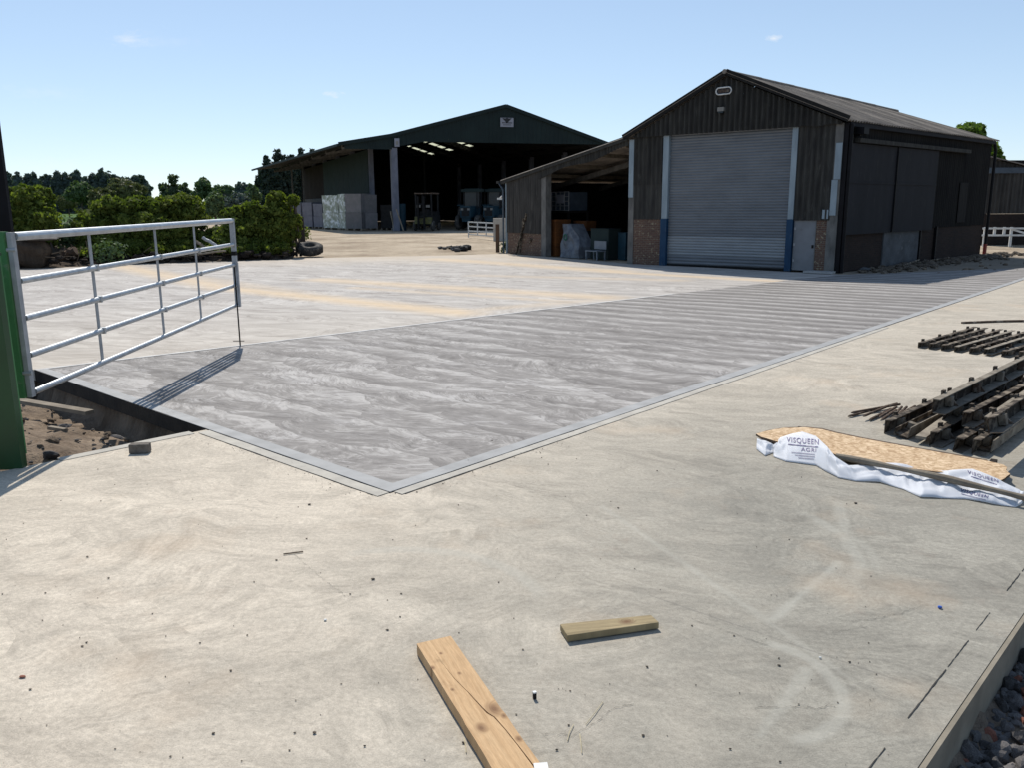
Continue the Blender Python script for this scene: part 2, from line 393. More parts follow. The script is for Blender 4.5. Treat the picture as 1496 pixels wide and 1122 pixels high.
def brickmat2():
    M_ = MATS['brick'].copy(); M_.name = 'brick_sooty'  # copy of the brick in darker colours
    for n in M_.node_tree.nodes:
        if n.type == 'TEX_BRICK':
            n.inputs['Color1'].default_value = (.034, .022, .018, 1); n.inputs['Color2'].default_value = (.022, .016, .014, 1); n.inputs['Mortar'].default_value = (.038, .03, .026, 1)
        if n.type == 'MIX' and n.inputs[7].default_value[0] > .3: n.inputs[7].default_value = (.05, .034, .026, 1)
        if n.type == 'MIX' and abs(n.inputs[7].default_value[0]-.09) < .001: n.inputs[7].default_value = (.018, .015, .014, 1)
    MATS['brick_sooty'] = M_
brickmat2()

# key points of the yard, measured on the ground
cM = G(570, 720); lM = G(50, 540); rM = G(1485, 412); jM = G(1160, 408)
uM = (rM-cM).normalized(); wM = Vector((-uM.y, uM.x, 0))
ANG = math.atan2(uM.y, uM.x)

def seg_mask(t, x, y, p, q, w, nz, amp, soft=.5):
    """mask of a strip between two ground points, its edge broken by noise"""
    p = Vector(p[:2]); q = Vector(q[:2]); d = q-p; L = d.length; d = d/L
    a = t.m('ADD', t.m('MULTIPLY', x, d.x), t.m('ADD', t.m('MULTIPLY', y, d.y), -(p.dot(d))))
    c = t.m('ADD', t.m('MULTIPLY', x, -d.y), t.m('ADD', t.m('MULTIPLY', y, d.x), -(-p.x*d.y+p.y*d.x)))
    over = t.m('MAXIMUM', t.m('MULTIPLY', a, -1.0), t.m('SUBTRACT', a, L)); over = t.m('MAXIMUM', over, 0.0)
    dd = t.m('SQRT', t.m('ADD', t.m('MULTIPLY', over, over), t.m('MULTIPLY', c, c)))
    dd = t.m('ADD', dd, t.m('MULTIPLY', t.m('SUBTRACT', nz, .5), amp))
    return t.mapr(dd, w, w*(1-soft), 0.0, 1.0)
def arc_mask(t, x, y, c, r, w, a0, a1, nz, amp):
    """mask of a trowel sweep: part of a ring"""
    dx = t.m('SUBTRACT', x, c[0]); dy = t.m('SUBTRACT', y, c[1])
    rr = t.m('SQRT', t.m('ADD', t.m('MULTIPLY', dx, dx), t.m('MULTIPLY', dy, dy)))
    dd = t.m('ABSOLUTE', t.m('SUBTRACT', t.m('ADD', rr, t.m('MULTIPLY', t.m('SUBTRACT', nz, .5), amp)), r))
    k = t.mapr(dd, w, w*.35, 0.0, 1.0)
    am = (a0+a1)/2; half = abs(a1-a0)/2
    ca = t.m('DIVIDE', t.m('ADD', t.m('MULTIPLY', dx, math.cos(am)), t.m('MULTIPLY', dy, math.sin(am))), t.m('MAXIMUM', rr, .01))
    k2 = t.mapr(ca, math.cos(half), min(math.cos(half)+.12, 1), 0.0, 1.0)
    return t.m('MULTIPLY', k, k2)
def bristle(t, x, y, scale, stretch, nz, curve):
    """fine broom lines bent into arcs: a noise stretched along the stroke"""
    b = t.m('PINGPONG', t.m('ADD', y, t.m('MULTIPLY', nz, 1.2)), .62)
    u = t.m('ADD', x, t.m('MULTIPLY', t.m('MULTIPLY', b, b), curve))
    return t.noise(t.comb(t.m('MULTIPLY', u, scale), t.m('MULTIPLY', y, scale/stretch)), 1.0, 3, .6)

def arcs(t, u, v, cu, cv, rad_, fs, warp, rnd=.75):
    """overlapping fan shaped strokes of a broom or float: rings about a centre of each cell"""
    w1 = t.m('MULTIPLY', t.m('SUBTRACT', t.noise(t.comb(u, v), 1.1/max(cu, .3), 3), .5), warp)
    uu = t.m('ADD', u, w1); vo = t.n('ShaderNodeTexVoronoi', voronoi_dimensions='2D'); vo.inputs['Scale'].default_value = 1; vo.inputs['Randomness'].default_value = rnd
    q = t.comb(t.m('DIVIDE', uu, cu), t.m('DIVIDE', v, cv)); t.put(vo.inputs['Vector'], q)
    p = t.xyz(vo.outputs['Position']); col = t.xyz(vo.outputs['Color'])
    du = t.m('SUBTRACT', uu, t.m('ADD', t.m('MULTIPLY', p[0], cu), t.m('MULTIPLY', t.m('ADD', col[1], .5), rad_))); dv = t.m('SUBTRACT', v, t.m('ADD', t.m('MULTIPLY', p[1], cv), t.m('MULTIPLY', t.m('SUBTRACT', col[2], .5), rad_)))
    r = t.m('SQRT', t.m('ADD', t.m('MULTIPLY', du, du), t.m('MULTIPLY', dv, dv)))
    ang = t.m('ARCTAN2', dv, du)
    fine = t.noise(t.comb(t.m('MULTIPLY', r, fs), t.m('MULTIPLY', ang, 5.0), t.m('MULTIPLY', col[0], 30)), 1.0, 4, .7)
    coarse = t.noise(t.comb(t.m('MULTIPLY', r, fs*.22), t.m('MULTIPLY', ang, 2.0), t.m('MULTIPLY', col[0], 30)), 1.0, 2, .6)
    grad = t.m('SUBTRACT', t.m('DIVIDE', uu, cu), p[0])
    return fine, coarse, grad, col[0]
def mat_middle():
    M_, t, b = newmat('brushed_concrete', .8, 0, .3)
    tc = t.n('ShaderNodeTexCoord').outputs['Object']; X = t.xyz(tc); x, y = X[0], X[1]
    u = t.m('ADD', t.m('MULTIPLY', t.m('SUBTRACT', x, cM.x), uM.x), t.m('MULTIPLY', t.m('SUBTRACT', y, cM.y), uM.y))
    v = t.m('ADD', t.m('MULTIPLY', t.m('SUBTRACT', x, cM.x), wM.x), t.m('MULTIPLY', t.m('SUBTRACT', y, cM.y), wM.y))
    P = t.comb(u, v)
    n1 = t.noise(P, .8, 3); n2 = t.noise(P, 2.3, 3); big = t.noise(P, .35, 3)
    # swirling near the corner, regular passes further along
    far = t.mapr(u, 3.0, 10.0, 0.0, 1.0)
    swirl = t.mapr(far, 0.0, 1.0, .85, .12)
    ww = t.m('ADD', u, t.m('MULTIPLY', t.m('SUBTRACT', n1, .5), swirl))
    ww = t.m('ADD', ww, t.m('MULTIPLY', t.m('SUBTRACT', n2, .5), t.m('MULTIPLY', swirl, .45)))
    ww = t.m('ADD', ww, t.m('MULTIPLY', v, .12))
    fr = t.m('FRACT', t.m('DIVIDE', t.m('ADD', ww, t.m('MULTIPLY', t.noise(t.comb(t.m('MULTIPLY', u, .9), t.m('MULTIPLY', v, .25)), 1.0, 2), .55)), .52))
    band = t.ramp(fr, (.0, .45), (.18, .05), (.62, .75), (.82, 1.0), (.97, .55))
    us = ww
    f1, c1, g1_, r1 = arcs(t, u, v, .50, 1.15, 1.0, 46, .25)
    f2, c2, g2_, r2 = arcs(t, t.m('ADD', u, 7.3), t.m('ADD', v, 3.1), .85, .9, .8, 34, .35)
    sel = t.ramp(t.noise(P, 1.3, 4, .6), (.46, 0.0), (.52, 1.0))
    fine = t.mix(sel, f1, f2); mid = t.mix(sel, c1, c2); gr = t.m('ADD', t.m('MULTIPLY', g1_, .35), t.m('MULTIPLY', t.m('SUBTRACT', r1, .5), .25))
    strk = t.noise(t.comb(t.m('MULTIPLY', ww, 9), t.m('MULTIPLY', v, 1.1)), 1.0, 4, .6)
    grain = t.noise(P, 150, 3, .75); g4 = t.noise(P, 40, 3, .7)
    k = t.m('ADD', t.m('MULTIPLY', band, t.mapr(far, 0.0, 1.0, .22, .62)), t.m('MULTIPLY', mid, t.mapr(far, 0.0, 1.0, 1.0, .45))); k = t.m('ADD', k, t.m('MULTIPLY', fine, t.mapr(far, 0.0, 1.0, 1.1, .6)))
    k = t.m('ADD', k, t.m('MULTIPLY', gr, t.mapr(far, 0.0, 1.0, .85, .15))); k = t.m('ADD', k, t.m('MULTIPLY', strk, t.mapr(far, 0.0, 1.0, .25, .7)))
    k = t.m('ADD', k, t.m('ADD', t.m('MULTIPLY', grain, .35), t.m('MULTIPLY', g4, .25))); k = t.m('ADD', k, t.m('MULTIPLY', t.m('SUBTRACT', big, .5), .35))
    c = t.ramp(t.m('DIVIDE', k, 2.9), (.38, (.120, .109, .100)), (.48, (.185, .171, .159)), (.56, (.245, .228, .212)), (.66, (.41, .388, .365)))
    # paler, whiter streaks of laitance toward the gate
    lait = t.m('MULTIPLY', t.ramp(t.noise(t.comb(t.m('MULTIPLY', us, 4), t.m('MULTIPLY', v, 1.0)), 1.0, 5, .62), (.52, 0.0), (.66, 1.0)), t.ramp(fine, (.42, 0.0), (.56, 1.0)))
    c = t.mix(t.m('MULTIPLY', t.m('MULTIPLY', lait, .42), t.mapr(u, 9.0, 2.0, .1, 1.0)), c, (.52, .50, .485))
    t.put(b.inputs['Base Color'], c)
    h = t.m('ADD', t.m('MULTIPLY', fine, 1.3), t.m('MULTIPLY', grain, .4))
    t.put(b.inputs['Normal'], t.bump(h, .55, .006))
    MATS['slab_middle'] = M_
mat_middle()

def mat_near():
    M_, t, b = newmat('floated_concrete', .85, 0, .3)
    tc = t.n('ShaderNodeTexCoord').outputs['Object']; X = t.xyz(tc); x, y = X[0], X[1]
    P = t.comb(x, y)
    n1 = t.noise(P, .7, 4); n2 = t.noise(P, 2.1, 4); n3 = t.noise(P, 6, 5, .6); grain = t.noise(P, 170, 3, .75); g2 = t.noise(P, 45, 4, .65)
    wx = t.m('ADD', x, t.m('MULTIPLY', t.m('SUBTRACT', n1, .5), 1.1)); wy = t.m('ADD', y, t.m('MULTIPLY', t.m('SUBTRACT', n2, .5), .35))
    # warm dusty side at the left, greyer at the right and towards the camera
    side = t.m('ADD', t.m('ADD', wx, t.m('MULTIPLY', wy, -.18)), t.m('ADD', t.m('MULTIPLY', t.m('SUBTRACT', n3, .5), 1.3), t.m('MULTIPLY', t.m('SUBTRACT', g2, .5), .5)))
    f = t.mapr(side, -1.9, .55, 0.0, 1.0)
    farf = t.mapr(t.m('ADD', y, t.m('MULTIPLY', n1, 1.2)), 5.2, 8.5, 0.0, 1.0)
    c = t.mix(f, (.53, .465, .375), (.285, .266, .222))
    c = t.mix(t.m('MULTIPLY', farf, .9), c, (.47, .415, .335))
    # sweeps of the float
    br = bristle(t, t.m('ADD', t.m('MULTIPLY', wx, .35), wy), t.m('SUBTRACT', wx, t.m('MULTIPLY', wy, .35)), 55, 6, n1, .8)
    sw = t.noise(t.comb(t.m('MULTIPLY', wx, 1.1), t.m('MULTIPLY', t.m('ADD', wy, t.m('MULTIPLY', wx, .4)), 3.0)), 1.0, 6, .66, .3)
    A1, C1, D1, E1 = arcs(t, t.m('ADD', t.m('MULTIPLY', y, .9), t.m('MULTIPLY', x, .35)), t.m('SUBTRACT', x, t.m('MULTIPLY', y, .35)), .75, 1.05, .95, 52, .4)
    A2, C2, D2, E2 = arcs(t, t.m('SUBTRACT', y, t.m('MULTIPLY', x, .5)), t.m('ADD', x, y), 1.1, 1.4, 1.1, 46, .7)
    sel = t.ramp(t.noise(P, .9, 5, .65), (.47, 0.0), (.53, 1.0)); aa = t.mix(sel, A1, A2); cc = t.mix(sel, C1, C2); dd = t.m('ADD', D1, t.m('SUBTRACT', E1, .5))
    zone = t.ramp(t.noise(P, .8, 4, .6), (.38, .35), (.62, 1.0))
    c = t.mix(t.m('MULTIPLY', zone, .9), c, t.mix(1.0, c, t.ramp(aa, (.32, .85), (.5, 1.0), (.68, 1.11)), 'MULTIPLY'))
    c = t.mix(t.m('MULTIPLY', zone, .9), c, t.mix(1.0, c, t.ramp(cc, (.36, .83), (.5, 1.0), (.66, 1.13)), 'MULTIPLY'))
    c = t.mix(1.0, c, t.ramp(t.m('ADD', dd, .5), (.0, .96), (1.0, 1.04)), 'MULTIPLY')
    c = t.mix(1.0, c, t.ramp(br, (.30, .93), (.70, 1.06)), 'MULTIPLY')
    c = t.mix(1.0, c, t.ramp(sw, (.30, .83), (.52, 1.0), (.72, 1.11)), 'MULTIPLY')
    c = t.mix(1.0, c, t.ramp(g2, (.3, .80), (.7, 1.14)), 'MULTIPLY')
    c = t.mix(1.0, c, t.ramp(grain, (.25, .72), (.5, 1.0), (.78, 1.20)), 'MULTIPLY')
    rst = t.m('MULTIPLY', t.ramp(t.noise(P, 5, 6, .75), (.56, 0.0), (.70, 1.0)), t.ramp(n1, (.45, 0.0), (.6, 1.0))); c = t.mix(t.m('MULTIPLY', rst, .30), c, (.26, .19, .14))
    # pale overlapping trails of the last trowel passes
    tot = None
    def add(k, a):
        nonlocal tot
        k = t.m('MULTIPLY', k, a); tot = k if tot is None else t.m('MAXIMUM', tot, k)
    for (px, py, r, w, a0, a1, a) in ((1010, 790, .80, .045, -.7, .6, .32), (1085, 1000, .34, .04, -1.4, 1.1, .42), (1390, 900, .5, .05, 1.5, 3.2, .0), (1120, 800, .5, .04, -.6, .9, .22), (560, 900, .7, .05, .2, 2.0, .3)):
        if a: add(arc_mask(t, x, y, G(px, py), r, w, a0, a1, n3, .05), a)
    add(seg_mask(t, x, y, G(1225, 735), G(1240, 800), .045, n3, .07, .6), .3)
    add(seg_mask(t, x, y, G(1225, 820), G(1130, 905), .035, n3, .09, .8), .45)
    add(seg_mask(t, x, y, G(1180, 980), G(1110, 1075), .035, n3, .09, .8), .35)
    add(seg_mask(t, x, y, G(880, 740), G(1240, 990), .03, n3, .07, .9), .28)
    c = t.mix(tot, c, (.42, .405, .35))
    dk = t.m('MULTIPLY', seg_mask(t, x, y, G(950, 870), G(1330, 1000), .008, n3, .008, .9), .35)
    c = t.mix(dk, c, (.12, .11, .10))
    # splashes and dust round the corner of the new slab
    sp = t.m('MULTIPLY', t.ramp(t.noise(P, 28, 4, .7), (.60, 0.0), (.68, 1.0)), t.ramp(n2, (.52, 0.0), (.66, 1.0)))
    c = t.mix(t.m('MULTIPLY', sp, .35), c, (.17, .15, .13))
    tan = t.ramp(t.noise(P, .9, 4, .6), (.56, 0.0), (.72, 1.0))
    c = t.mix(t.m('MULTIPLY', tan, .38), c, (.47, .355, .245))
    t.put(b.inputs['Base Color'], c)
    h = t.m('ADD', t.m('ADD', t.m('MULTIPLY', br, .35), t.m('MULTIPLY', aa, .9)), t.m('ADD', t.m('MULTIPLY', grain, .6), t.m('MULTIPLY', g2, .5)))
    t.put(b.inputs['Normal'], t.bump(h, .5, .006))
    MATS['slab_near'] = M_
mat_near()

def mat_far():
    M_, t, b = newmat('yard_concrete', .85, 0, .3)
    tc = t.n('ShaderNodeTexCoord').outputs['Object']; X = t.xyz(tc); x, y = X[0], X[1]
    P = t.comb(x, y); n1 = t.noise(P, .35, 4); n2 = t.noise(P, 1.4, 4); n3 = t.noise(P, 4, 5)
    u = t.m('ADD', t.m('MULTIPLY', x, uM.x), t.m('MULTIPLY', y, uM.y)); v = t.m('ADD', t.m('MULTIPLY', x, wM.x), t.m('MULTIPLY', y, wM.y))
    uw = t.m('ADD', u, t.m('MULTIPLY', n1, 1.2)); uw = t.m('ADD', uw, t.m('MULTIPLY', n2, .25))
    us = t.m('ADD', u, t.m('MULTIPLY', v, .25)); us = t.m('ADD', us, t.m('MULTIPLY', t.m('SUBTRACT', n2, .5), .5))
    f1, c1, g1_, r1 = arcs(t, us, v, .9, 2.6, 2.2, 22, .6)
    st_ = t.noise(t.comb(t.m('MULTIPLY', us, 11), t.m('MULTIPLY', v, .9)), 1.0, 6, .7)
    fine = t.m('ADD', t.m('MULTIPLY', f1, .55), t.m('MULTIPLY', st_, .45)); mid = t.m('ADD', t.m('MULTIPLY', c1, .45), t.m('MULTIPLY', t.noise(t.comb(t.m('MULTIPLY', us, 2.6), t.m('MULTIPLY', v, .35)), 1.0, 6, .65), .55))
    g = t.noise(P, 60, 4, .7)
    k = t.m('ADD', t.m('ADD', t.m('MULTIPLY', fine, .75), t.m('MULTIPLY', mid, .8)), t.m('MULTIPLY', g, .3))
    c = t.ramp(t.m('DIVIDE', k, 1.85), (.39, (.19, .17, .15)), (.485, (.36, .33, .30)), (.57, (.50, .47, .43)))
    warm = t.mapr(y, 8.0, 16.0, .55, 0.0)
    c = t.mix(warm, c, t.mix(t.ramp(mid, (.35, 0.0), (.6, 1.0)), (.37, .32, .255), (.55, .49, .40)))
    c = t.mix(t.mapr(t.m('ADD', y, t.m('MULTIPLY', n1, 5.0)), 27.0, 31.5, 0.0, .7), c, (.50, .42, .32))
    tot = None
    for (p, q, w, a) in (((160, 385), (330, 420), .7, .7), ((330, 420), (670, 456), .62, .8), ((470, 408), (880, 434), .7, .65), ((520, 420), (830, 440), .35, .4), ((640, 378), (900, 396), .8, .65), ((880, 396), (1130, 410), .45, .7), ((200, 392), (520, 440), .5, .35), ((700, 402), (990, 409), .5, .35), ((700, 452), (860, 438), .35, .35)):
        k = t.m('MULTIPLY', seg_mask(t, x, y, G(*p), G(*q), w, n3, .35, .9), a); tot = k if tot is None else t.m('MAXIMUM', tot, k)
    c = t.mix(t.m('MULTIPLY', tot, t.ramp(fine, (.36, .7), (.52, 1.0))), c, (.60, .455, .29))
    t.put(b.inputs['Base Color'], c); t.put(b.inputs['Normal'], t.bump(t.m('ADD', fine, t.m('MULTIPLY', g, .5)), .35, .006))
    MATS['slab_far'] = M_
mat_far()
mat('slab_margin', (.345, .345, .34), (.27, .27, .265), 5, rough=.75, bump=.2, bsc=120, dirt=((.46, .44, .41), 6, .6, .5))
mat('slab_margin_pale', (.46, .43, .37), (.37, .345, .30), 7, rough=.85, bump=.3, bsc=120, dirt=((.26, .24, .22), 10, .6, .5))
mat('laitance', (.56, .545, .52), (.45, .435, .41), 6, rough=.9, dirt=((.33, .31, .29), 9, .6, .6))
mat('joint_dark', (.035, .033, .03), (.06, .055, .05), 20, rough=1)
mat('slab_side', (.034, .027, .021), (.016, .013, .011), 6, (1, 1, 1), rough=.95, bump=.6, bsc=30)  # soil-stained slab edge, with its shade painted into the dark colour
mat('slab_side_pale', (.15, .14, .12), (.09, .085, .075), 8, (1, 1, 1), rough=.95, bump=.4)
mat('formwork', (.27, .235, .18), (.19, .165, .125), 6, (1, 1, 1), rough=.9, bump=.2, dirt=((.12, .06, .04), 5, .66, .5))

def mat_dirt(name, a, b_, c_, sc):
    M_, t, b = newmat(name, 1, 0, .1)
    tc = t.n('ShaderNodeTexCoord').outputs['Object']; X = t.xyz(tc); P = t.comb(X[0], X[1])
    n = t.noise(P, sc, 6, .62); g = t.noise(P, sc*14, 5, .7); n2 = t.noise(P, sc*.3, 4)
    c = t.ramp(n, (.32, b_), (.52, a), (.72, c_)); c = t.mix(1.0, c, t.ramp(g, (.3, .72), (.7, 1.15)), 'MULTIPLY')
    c = t.mix(t.ramp(n2, (.5, 0.0), (.7, .6)), c, tuple(q*.75 for q in a))
    t.put(b.inputs['Base Color'], c); t.put(b.inputs['Normal'], t.bump(t.m('ADD', n, t.m('MULTIPLY', g, .5)), .9, .05))
    MATS[name] = M_; return M_
mat_dirt('soil', (.20, .155, .115), (.10, .078, .06), (.29, .24, .18), 5)

mat_dirt('bank_soil', (.085, .065, .05), (.045, .035, .028), (.13, .10, .075), 4)
def mat_ground():
    M_, t, b = newmat('ground_dirt', 1, 0, .1)
    tc = t.n('ShaderNodeTexCoord').outputs['Object']; X = t.xyz(tc); x, y = X[0], X[1]; P = t.comb(x, y)
    n = t.noise(P, .35, 5, .6); g = t.noise(P, 3, 6, .7); gg = t.noise(P, 25, 4, .7)
    ln = t.noise(t.comb(t.m('MULTIPLY', x, .15), t.m('MULTIPLY', y, 1.1)), 1.0, 4, .6)
    c = t.ramp(t.m('ADD', t.m('MULTIPLY', n, .75), t.m('MULTIPLY', ln, .25)), (.36, (.27, .21, .15)), (.50, (.44, .36, .265)), (.66, (.54, .45, .34)))
    c = t.mix(1.0, c, t.ramp(g, (.3, .70), (.55, 1.0), (.75, 1.1)), 'MULTIPLY'); c = t.mix(1.0, c, t.ramp(gg, (.3, .86), (.7, 1.08)), 'MULTIPLY')
    # darker rubble-strewn soil beside the barn wall and in the near hollows
    w = t.mapr(t.m('ADD', x, t.m('MULTIPLY', n, 2)), 9.0, 10.0, 0.0, 1.0); w2 = t.mapr(y, 26.5, 28.5, 1.0, 0.0)
    c = t.mix(t.m('MULTIPLY', w, t.m('MULTIPLY', w2, .7)), c, (.17, .15, .125))
    near = t.mapr(y, 11.0, 10.0, 0.0, 1.0)
    c = t.mix(near, c, t.mix(t.ramp(g, (.35, 0.0), (.65, 1.0)), (.12, .09, .066), (.27, .21, .155)))
    t.put(b.inputs['Base Color'], c); t.put(b.inputs['Normal'], t.bump(t.m('ADD', g, t.m('MULTIPLY', gg, .4)), .9, .06))
    MATS['ground'] = M_
mat_ground()
mat('field_green', (.07, .13, .03), (.05, .09, .025), .08, (1, 1, 1), rough=1, dirt=((.10, .16, .05), .3, .55, .6), spec=.1)
mat('grass_weed', (.06, .10, .02), (.04, .07, .015), 5, rough=.9)

# ------------------------------------------------------------------ ground and slabs
aP = G(75, 674); bP = G(285, 631)
dAB = (aP-bP).normalized(); aFar = bP+dAB*12
eR0 = G(1340, 1122); eR1 = G(1496, 895)                      # outer edge of the foreground slab
dR = (eR1-eR0).normalized(); eRa = eR0-dR*9; eRb = eR0+dR*26
def side_of(p, a, b): return (b[0]-a[0])*(p[1]-a[1])-(b[1]-a[1])*(p[0]-a[0])
def dline(p, a, b): return side_of(p, a, b)/math.hypot(b[0]-a[0], b[1]-a[1])
def sst(x): x = max(0., min(1., x)); return x*x*(3-2*x)
def vnoise(x, y):
    return (math.sin(x*1.7+1.3*math.sin(y*1.1))*math.sin(y*1.9+1.1*math.sin(x*.9))+.5*math.sin(x*4.1+y*1.3)*math.sin(y*4.7-x*.7)+.25*math.sin(x*9.1+2*math.sin(y*5))*math.sin(y*8.3+x)
            +.14*math.sin(x*21+3*math.sin(y*9))*math.sin(y*19+2*math.sin(x*7)))
def Hg(x, y):
    p = (x, y)
    # hollow beside the gate: left of the slab edge lM-cM and beyond the edge aP-bP
    d1 = dline(p, lM, cM)       # negative = outside the middle slab (towards the camera-left)
    d2 = dline(p, aFar, bP)     # positive = beyond the near slab's edge
    k = sst((-d1+.12)/.12)*sst((d2+.12)/.12)
    z = -.02
    if y < 11 and x < 0:
        far = sst((x+9)/2.0)
        depth = -.24+.05*vnoise(x*1.6, y*1.6)+.10*sst((.9-abs(d1+1.3))/1.0)*sst((d2-.1)/.8)-.10*sst((.35+d1)/.35)
        z = z*(1-k*far)+depth*k*far
    d3 = dline(p, eRa, eRb)     # negative = outside, on the gravel side
    if y < 11 and x < 0: z += k*(.022*vnoise(x*7, y*7)+.012*vnoise(x*17+3, y*15))
    k3 = sst((-d3+.10)/.10)
    z = z*(1-k3)+k3*(-.19+.012*vnoise(x*3, y*3))
    if y > 11: z += .006*vnoise(x*.8, y*.8)*(1 if y < 60 else 0)
    return z
xs = sorted(set([round(v, 3) for v in list(np.arange(-7.5, 0.2, .07))+list(np.arange(.2, 6.5, .1))+list(np.arange(6.5, 30, .8))+list(np.arange(-30, -7.5, 1.0))+[-2500, -1200, -600, -300, -150, -80, -50, 40, 60, 100, 200, 400, 900, 2500]]))
ys = sorted(set([round(v, 3) for v in list(np.arange(-4, 3, .3))+list(np.arange(3, 11, .07))+list(np.arange(11, 80, 1.0))+[-2500, -800, -200, -60, -20, -8, 90, 110, 150, 220, 350, 600, 1200, 4000]]))
gm = MB(); gm.v = [(x, y, Hg(x, y)) for y in ys for x in xs]; nx = len(xs)
gm.f = [(j*nx+i, j*nx+i+1, (j+1)*nx+i+1, (j+1)*nx+i) for j in range(len(ys)-1) for i in range(nx-1)]
ground = struct(gm.build('ground', MATS['ground'], local=True, smooth=True))

# slabs
gap = .008
cN = cM
farM = [G(1500, 392), G(1228, 402)]
mid_poly = [lM, cM, rM+uM*9, farM[0]+uM*0, farM[1], jM]
# keep the far right of the slab simple: it dies into the dirt beside the barn
mid_poly = [lM, cM, rM+uM*4.5, G(1520, 390), G(1228, 401), jM]
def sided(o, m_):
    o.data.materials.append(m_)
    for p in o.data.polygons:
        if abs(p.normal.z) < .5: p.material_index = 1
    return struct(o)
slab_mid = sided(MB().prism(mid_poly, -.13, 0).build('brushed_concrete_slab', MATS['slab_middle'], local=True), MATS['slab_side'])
def offs(p, k=gap): return p
nrmL = Vector((dline((0, 0), lM, cM) and -(cM-lM).normalized().y, (cM-lM).normalized().x, 0))   # left normal of l->c
nrmL = Vector((-(cM-lM).normalized().y, (cM-lM).normalized().x, 0))*-1    # towards the camera-left
nrmR = Vector((uM.y, -uM.x, 0))                                          # to the right of the long edge
tL = (cM-lM).normalized()
cO = cM+nrmL*gap+nrmR*gap*1.0
# point b must sit on the slab edge line
bS = lM+tL*(bP-lM).dot(tL)+nrmL*gap
near_poly = [aFar, bS, cO, rM+uM*4.5+nrmR*gap, eRb, eRa, Vector((-14, eRa.y, 0))]
near_poly = [Vector((p[0], p[1], 0)) for p in near_poly]
slab_near = sided(MB().prism(near_poly, -.16, -.002).build('floated_concrete_slab', MATS['slab_near'], local=True), MATS['slab_side_pale'])
lO = lM+Vector((-.008, .008, 0))
far_poly = [jM+wM*gap, lM+wM*gap, lM+(lM-cM).normalized()*6, G(-150, 398), G(35, 393.5), G(200, 385), G(380, 378.5), G(500, 375.5), G(640, 373), G(741, 370), G(917, 384), G(1228, 400.6)]
slab_far = struct(MB().prism([Vector((p[0], p[1], 0)) for p in far_poly], -.12, -.003).build('yard_concrete_slab', MATS['slab_far'], local=True))
# trowelled margin of the new slab and the pale strip that borders it
def strip(name, a, b, w0, w1, n, z, m_, jag=0.0, step=.25, th=.003):
    a = Vector(a); b = Vector(b); L = (b-a).length; d = (b-a)/L; k = max(2, int(L/step)); mb = MB()
    for i in range(k+1):
        p = a+d*(L*i/k); j0 = random.uniform(-jag, jag); j1 = random.uniform(-jag, jag)
        for zz in (z, z-th): mb.v += [tuple(p+n*(w0+j0)+Vector((0, 0, zz))), tuple(p+n*(w1+j1)+Vector((0, 0, zz)))]
    for i in range(k):
        q = 4*i; mb.f += [(q, q+1, q+5, q+4), (q+2, q+6, q+7, q+3), (q, q+4, q+6, q+2), (q+1, q+3, q+7, q+5)]
    o = mb.build(name, m_, local=True); return o
struct(strip('slab_margin', lM+tL*.02, cM-tL*.0-tL*.115, -.115, -.002, nrmL, .004, MATS['slab_margin'], .003))
struct(strip('slab_margin', cM, rM+uM*2, -.115, -.002, nrmR, .0042, MATS['slab_margin'], .003))
struct(strip('slab_margin', jM+(lM-jM).normalized()*4.5, lM, -.055, .012, wM, .005, MATS['laitance'], .006))
struct(strip('slab_border', bS+tL*.05, cO-tL*.01, 0.002, .088, nrmL, .0025, MATS['slab_margin_pale'], .004))
struct(strip('slab_border', cO+uM*.03, cO+uM*9, 0.002, .075, nrmR, .0028, MATS['slab_margin_pale'], .004))
struct(strip('slab_border', aP+(-dAB)*.05, bS+dAB*.12, -.05, .035, Vector((dAB.y, -dAB.x, 0)), .0022, MATS['slab_margin_pale'], .008))
# outer joints of that border, sawn line by the right edge
struct(strip('joint_line', bS+tL*.1, cO-tL*.05, .090, .094, nrmL, .0015, MATS['joint_dark'], .0025, .08, .002))
struct(strip('joint_line', cO+uM*.05, cO+uM*1.9, .078, .081, nrmR, .0015, MATS['joint_dark'], .0025, .08, .002))
j0 = G(1272, 1120); j1 = G(1496, 831); jd = (j1-j0).normalized(); jn = Vector((jd.y, -jd.x, 0)); JL = (j1-j0).length
for (a, b, w) in ((-.25, .10, .0013), (.28, .62, .0017), (.64, .86, .0012), (.95, 1.12, .0008), (1.35, 1.55, .0016), (1.58, 1.9, .0012)):
    struct(strip('joint_line', j0+jd*a*JL*.62, j0+jd*b*JL*.62, -w, w, jn, .0012, MATS['joint_dark'], .0012, .02, .002))
def crack(pts, w=.0012):
    P = []
    for (a, b) in zip(pts[:-1], pts[1:]):
        A = G(*a); B = G(*b); n = max(3, int((B-A).length/.012))
        for i in range(n): P.append(A.lerp(B, i/n)+Vector((random.gauss(0, .004), random.gauss(0, .004), 0)))
    mb = MB()
    for p in P:
        ww = w*random.uniform(.2, 1.3); mb.v += [(p.x, p.y-ww, .0015), (p.x, p.y+ww, .0015)]
    mb.f = [(2*i, 2*i+2, 2*i+3, 2*i+1) for i in range(len(P)-1)]
    struct(mb.build('crack', MATS['joint_dark'], local=True))
crack([(1245, 908), (1290, 903), (1325, 893), (1350, 885)], .0010); crack([(1100, 1035), (1155, 1033), (1195, 1036), (1222, 1028)], .0010)
crack([(795, 1072), (835, 1075), (870, 1058), (892, 1038), (930, 1027)], .0009); crack([(430, 810), (470, 845), (505, 872), (540, 872)], .001)
crack([(1215, 925), (1240, 920), (1270, 915)], .0008); crack([(120, 868), (200, 855), (260, 850)], .0006); crack([(1010, 905), (1070, 925), (1130, 948)], .0012)
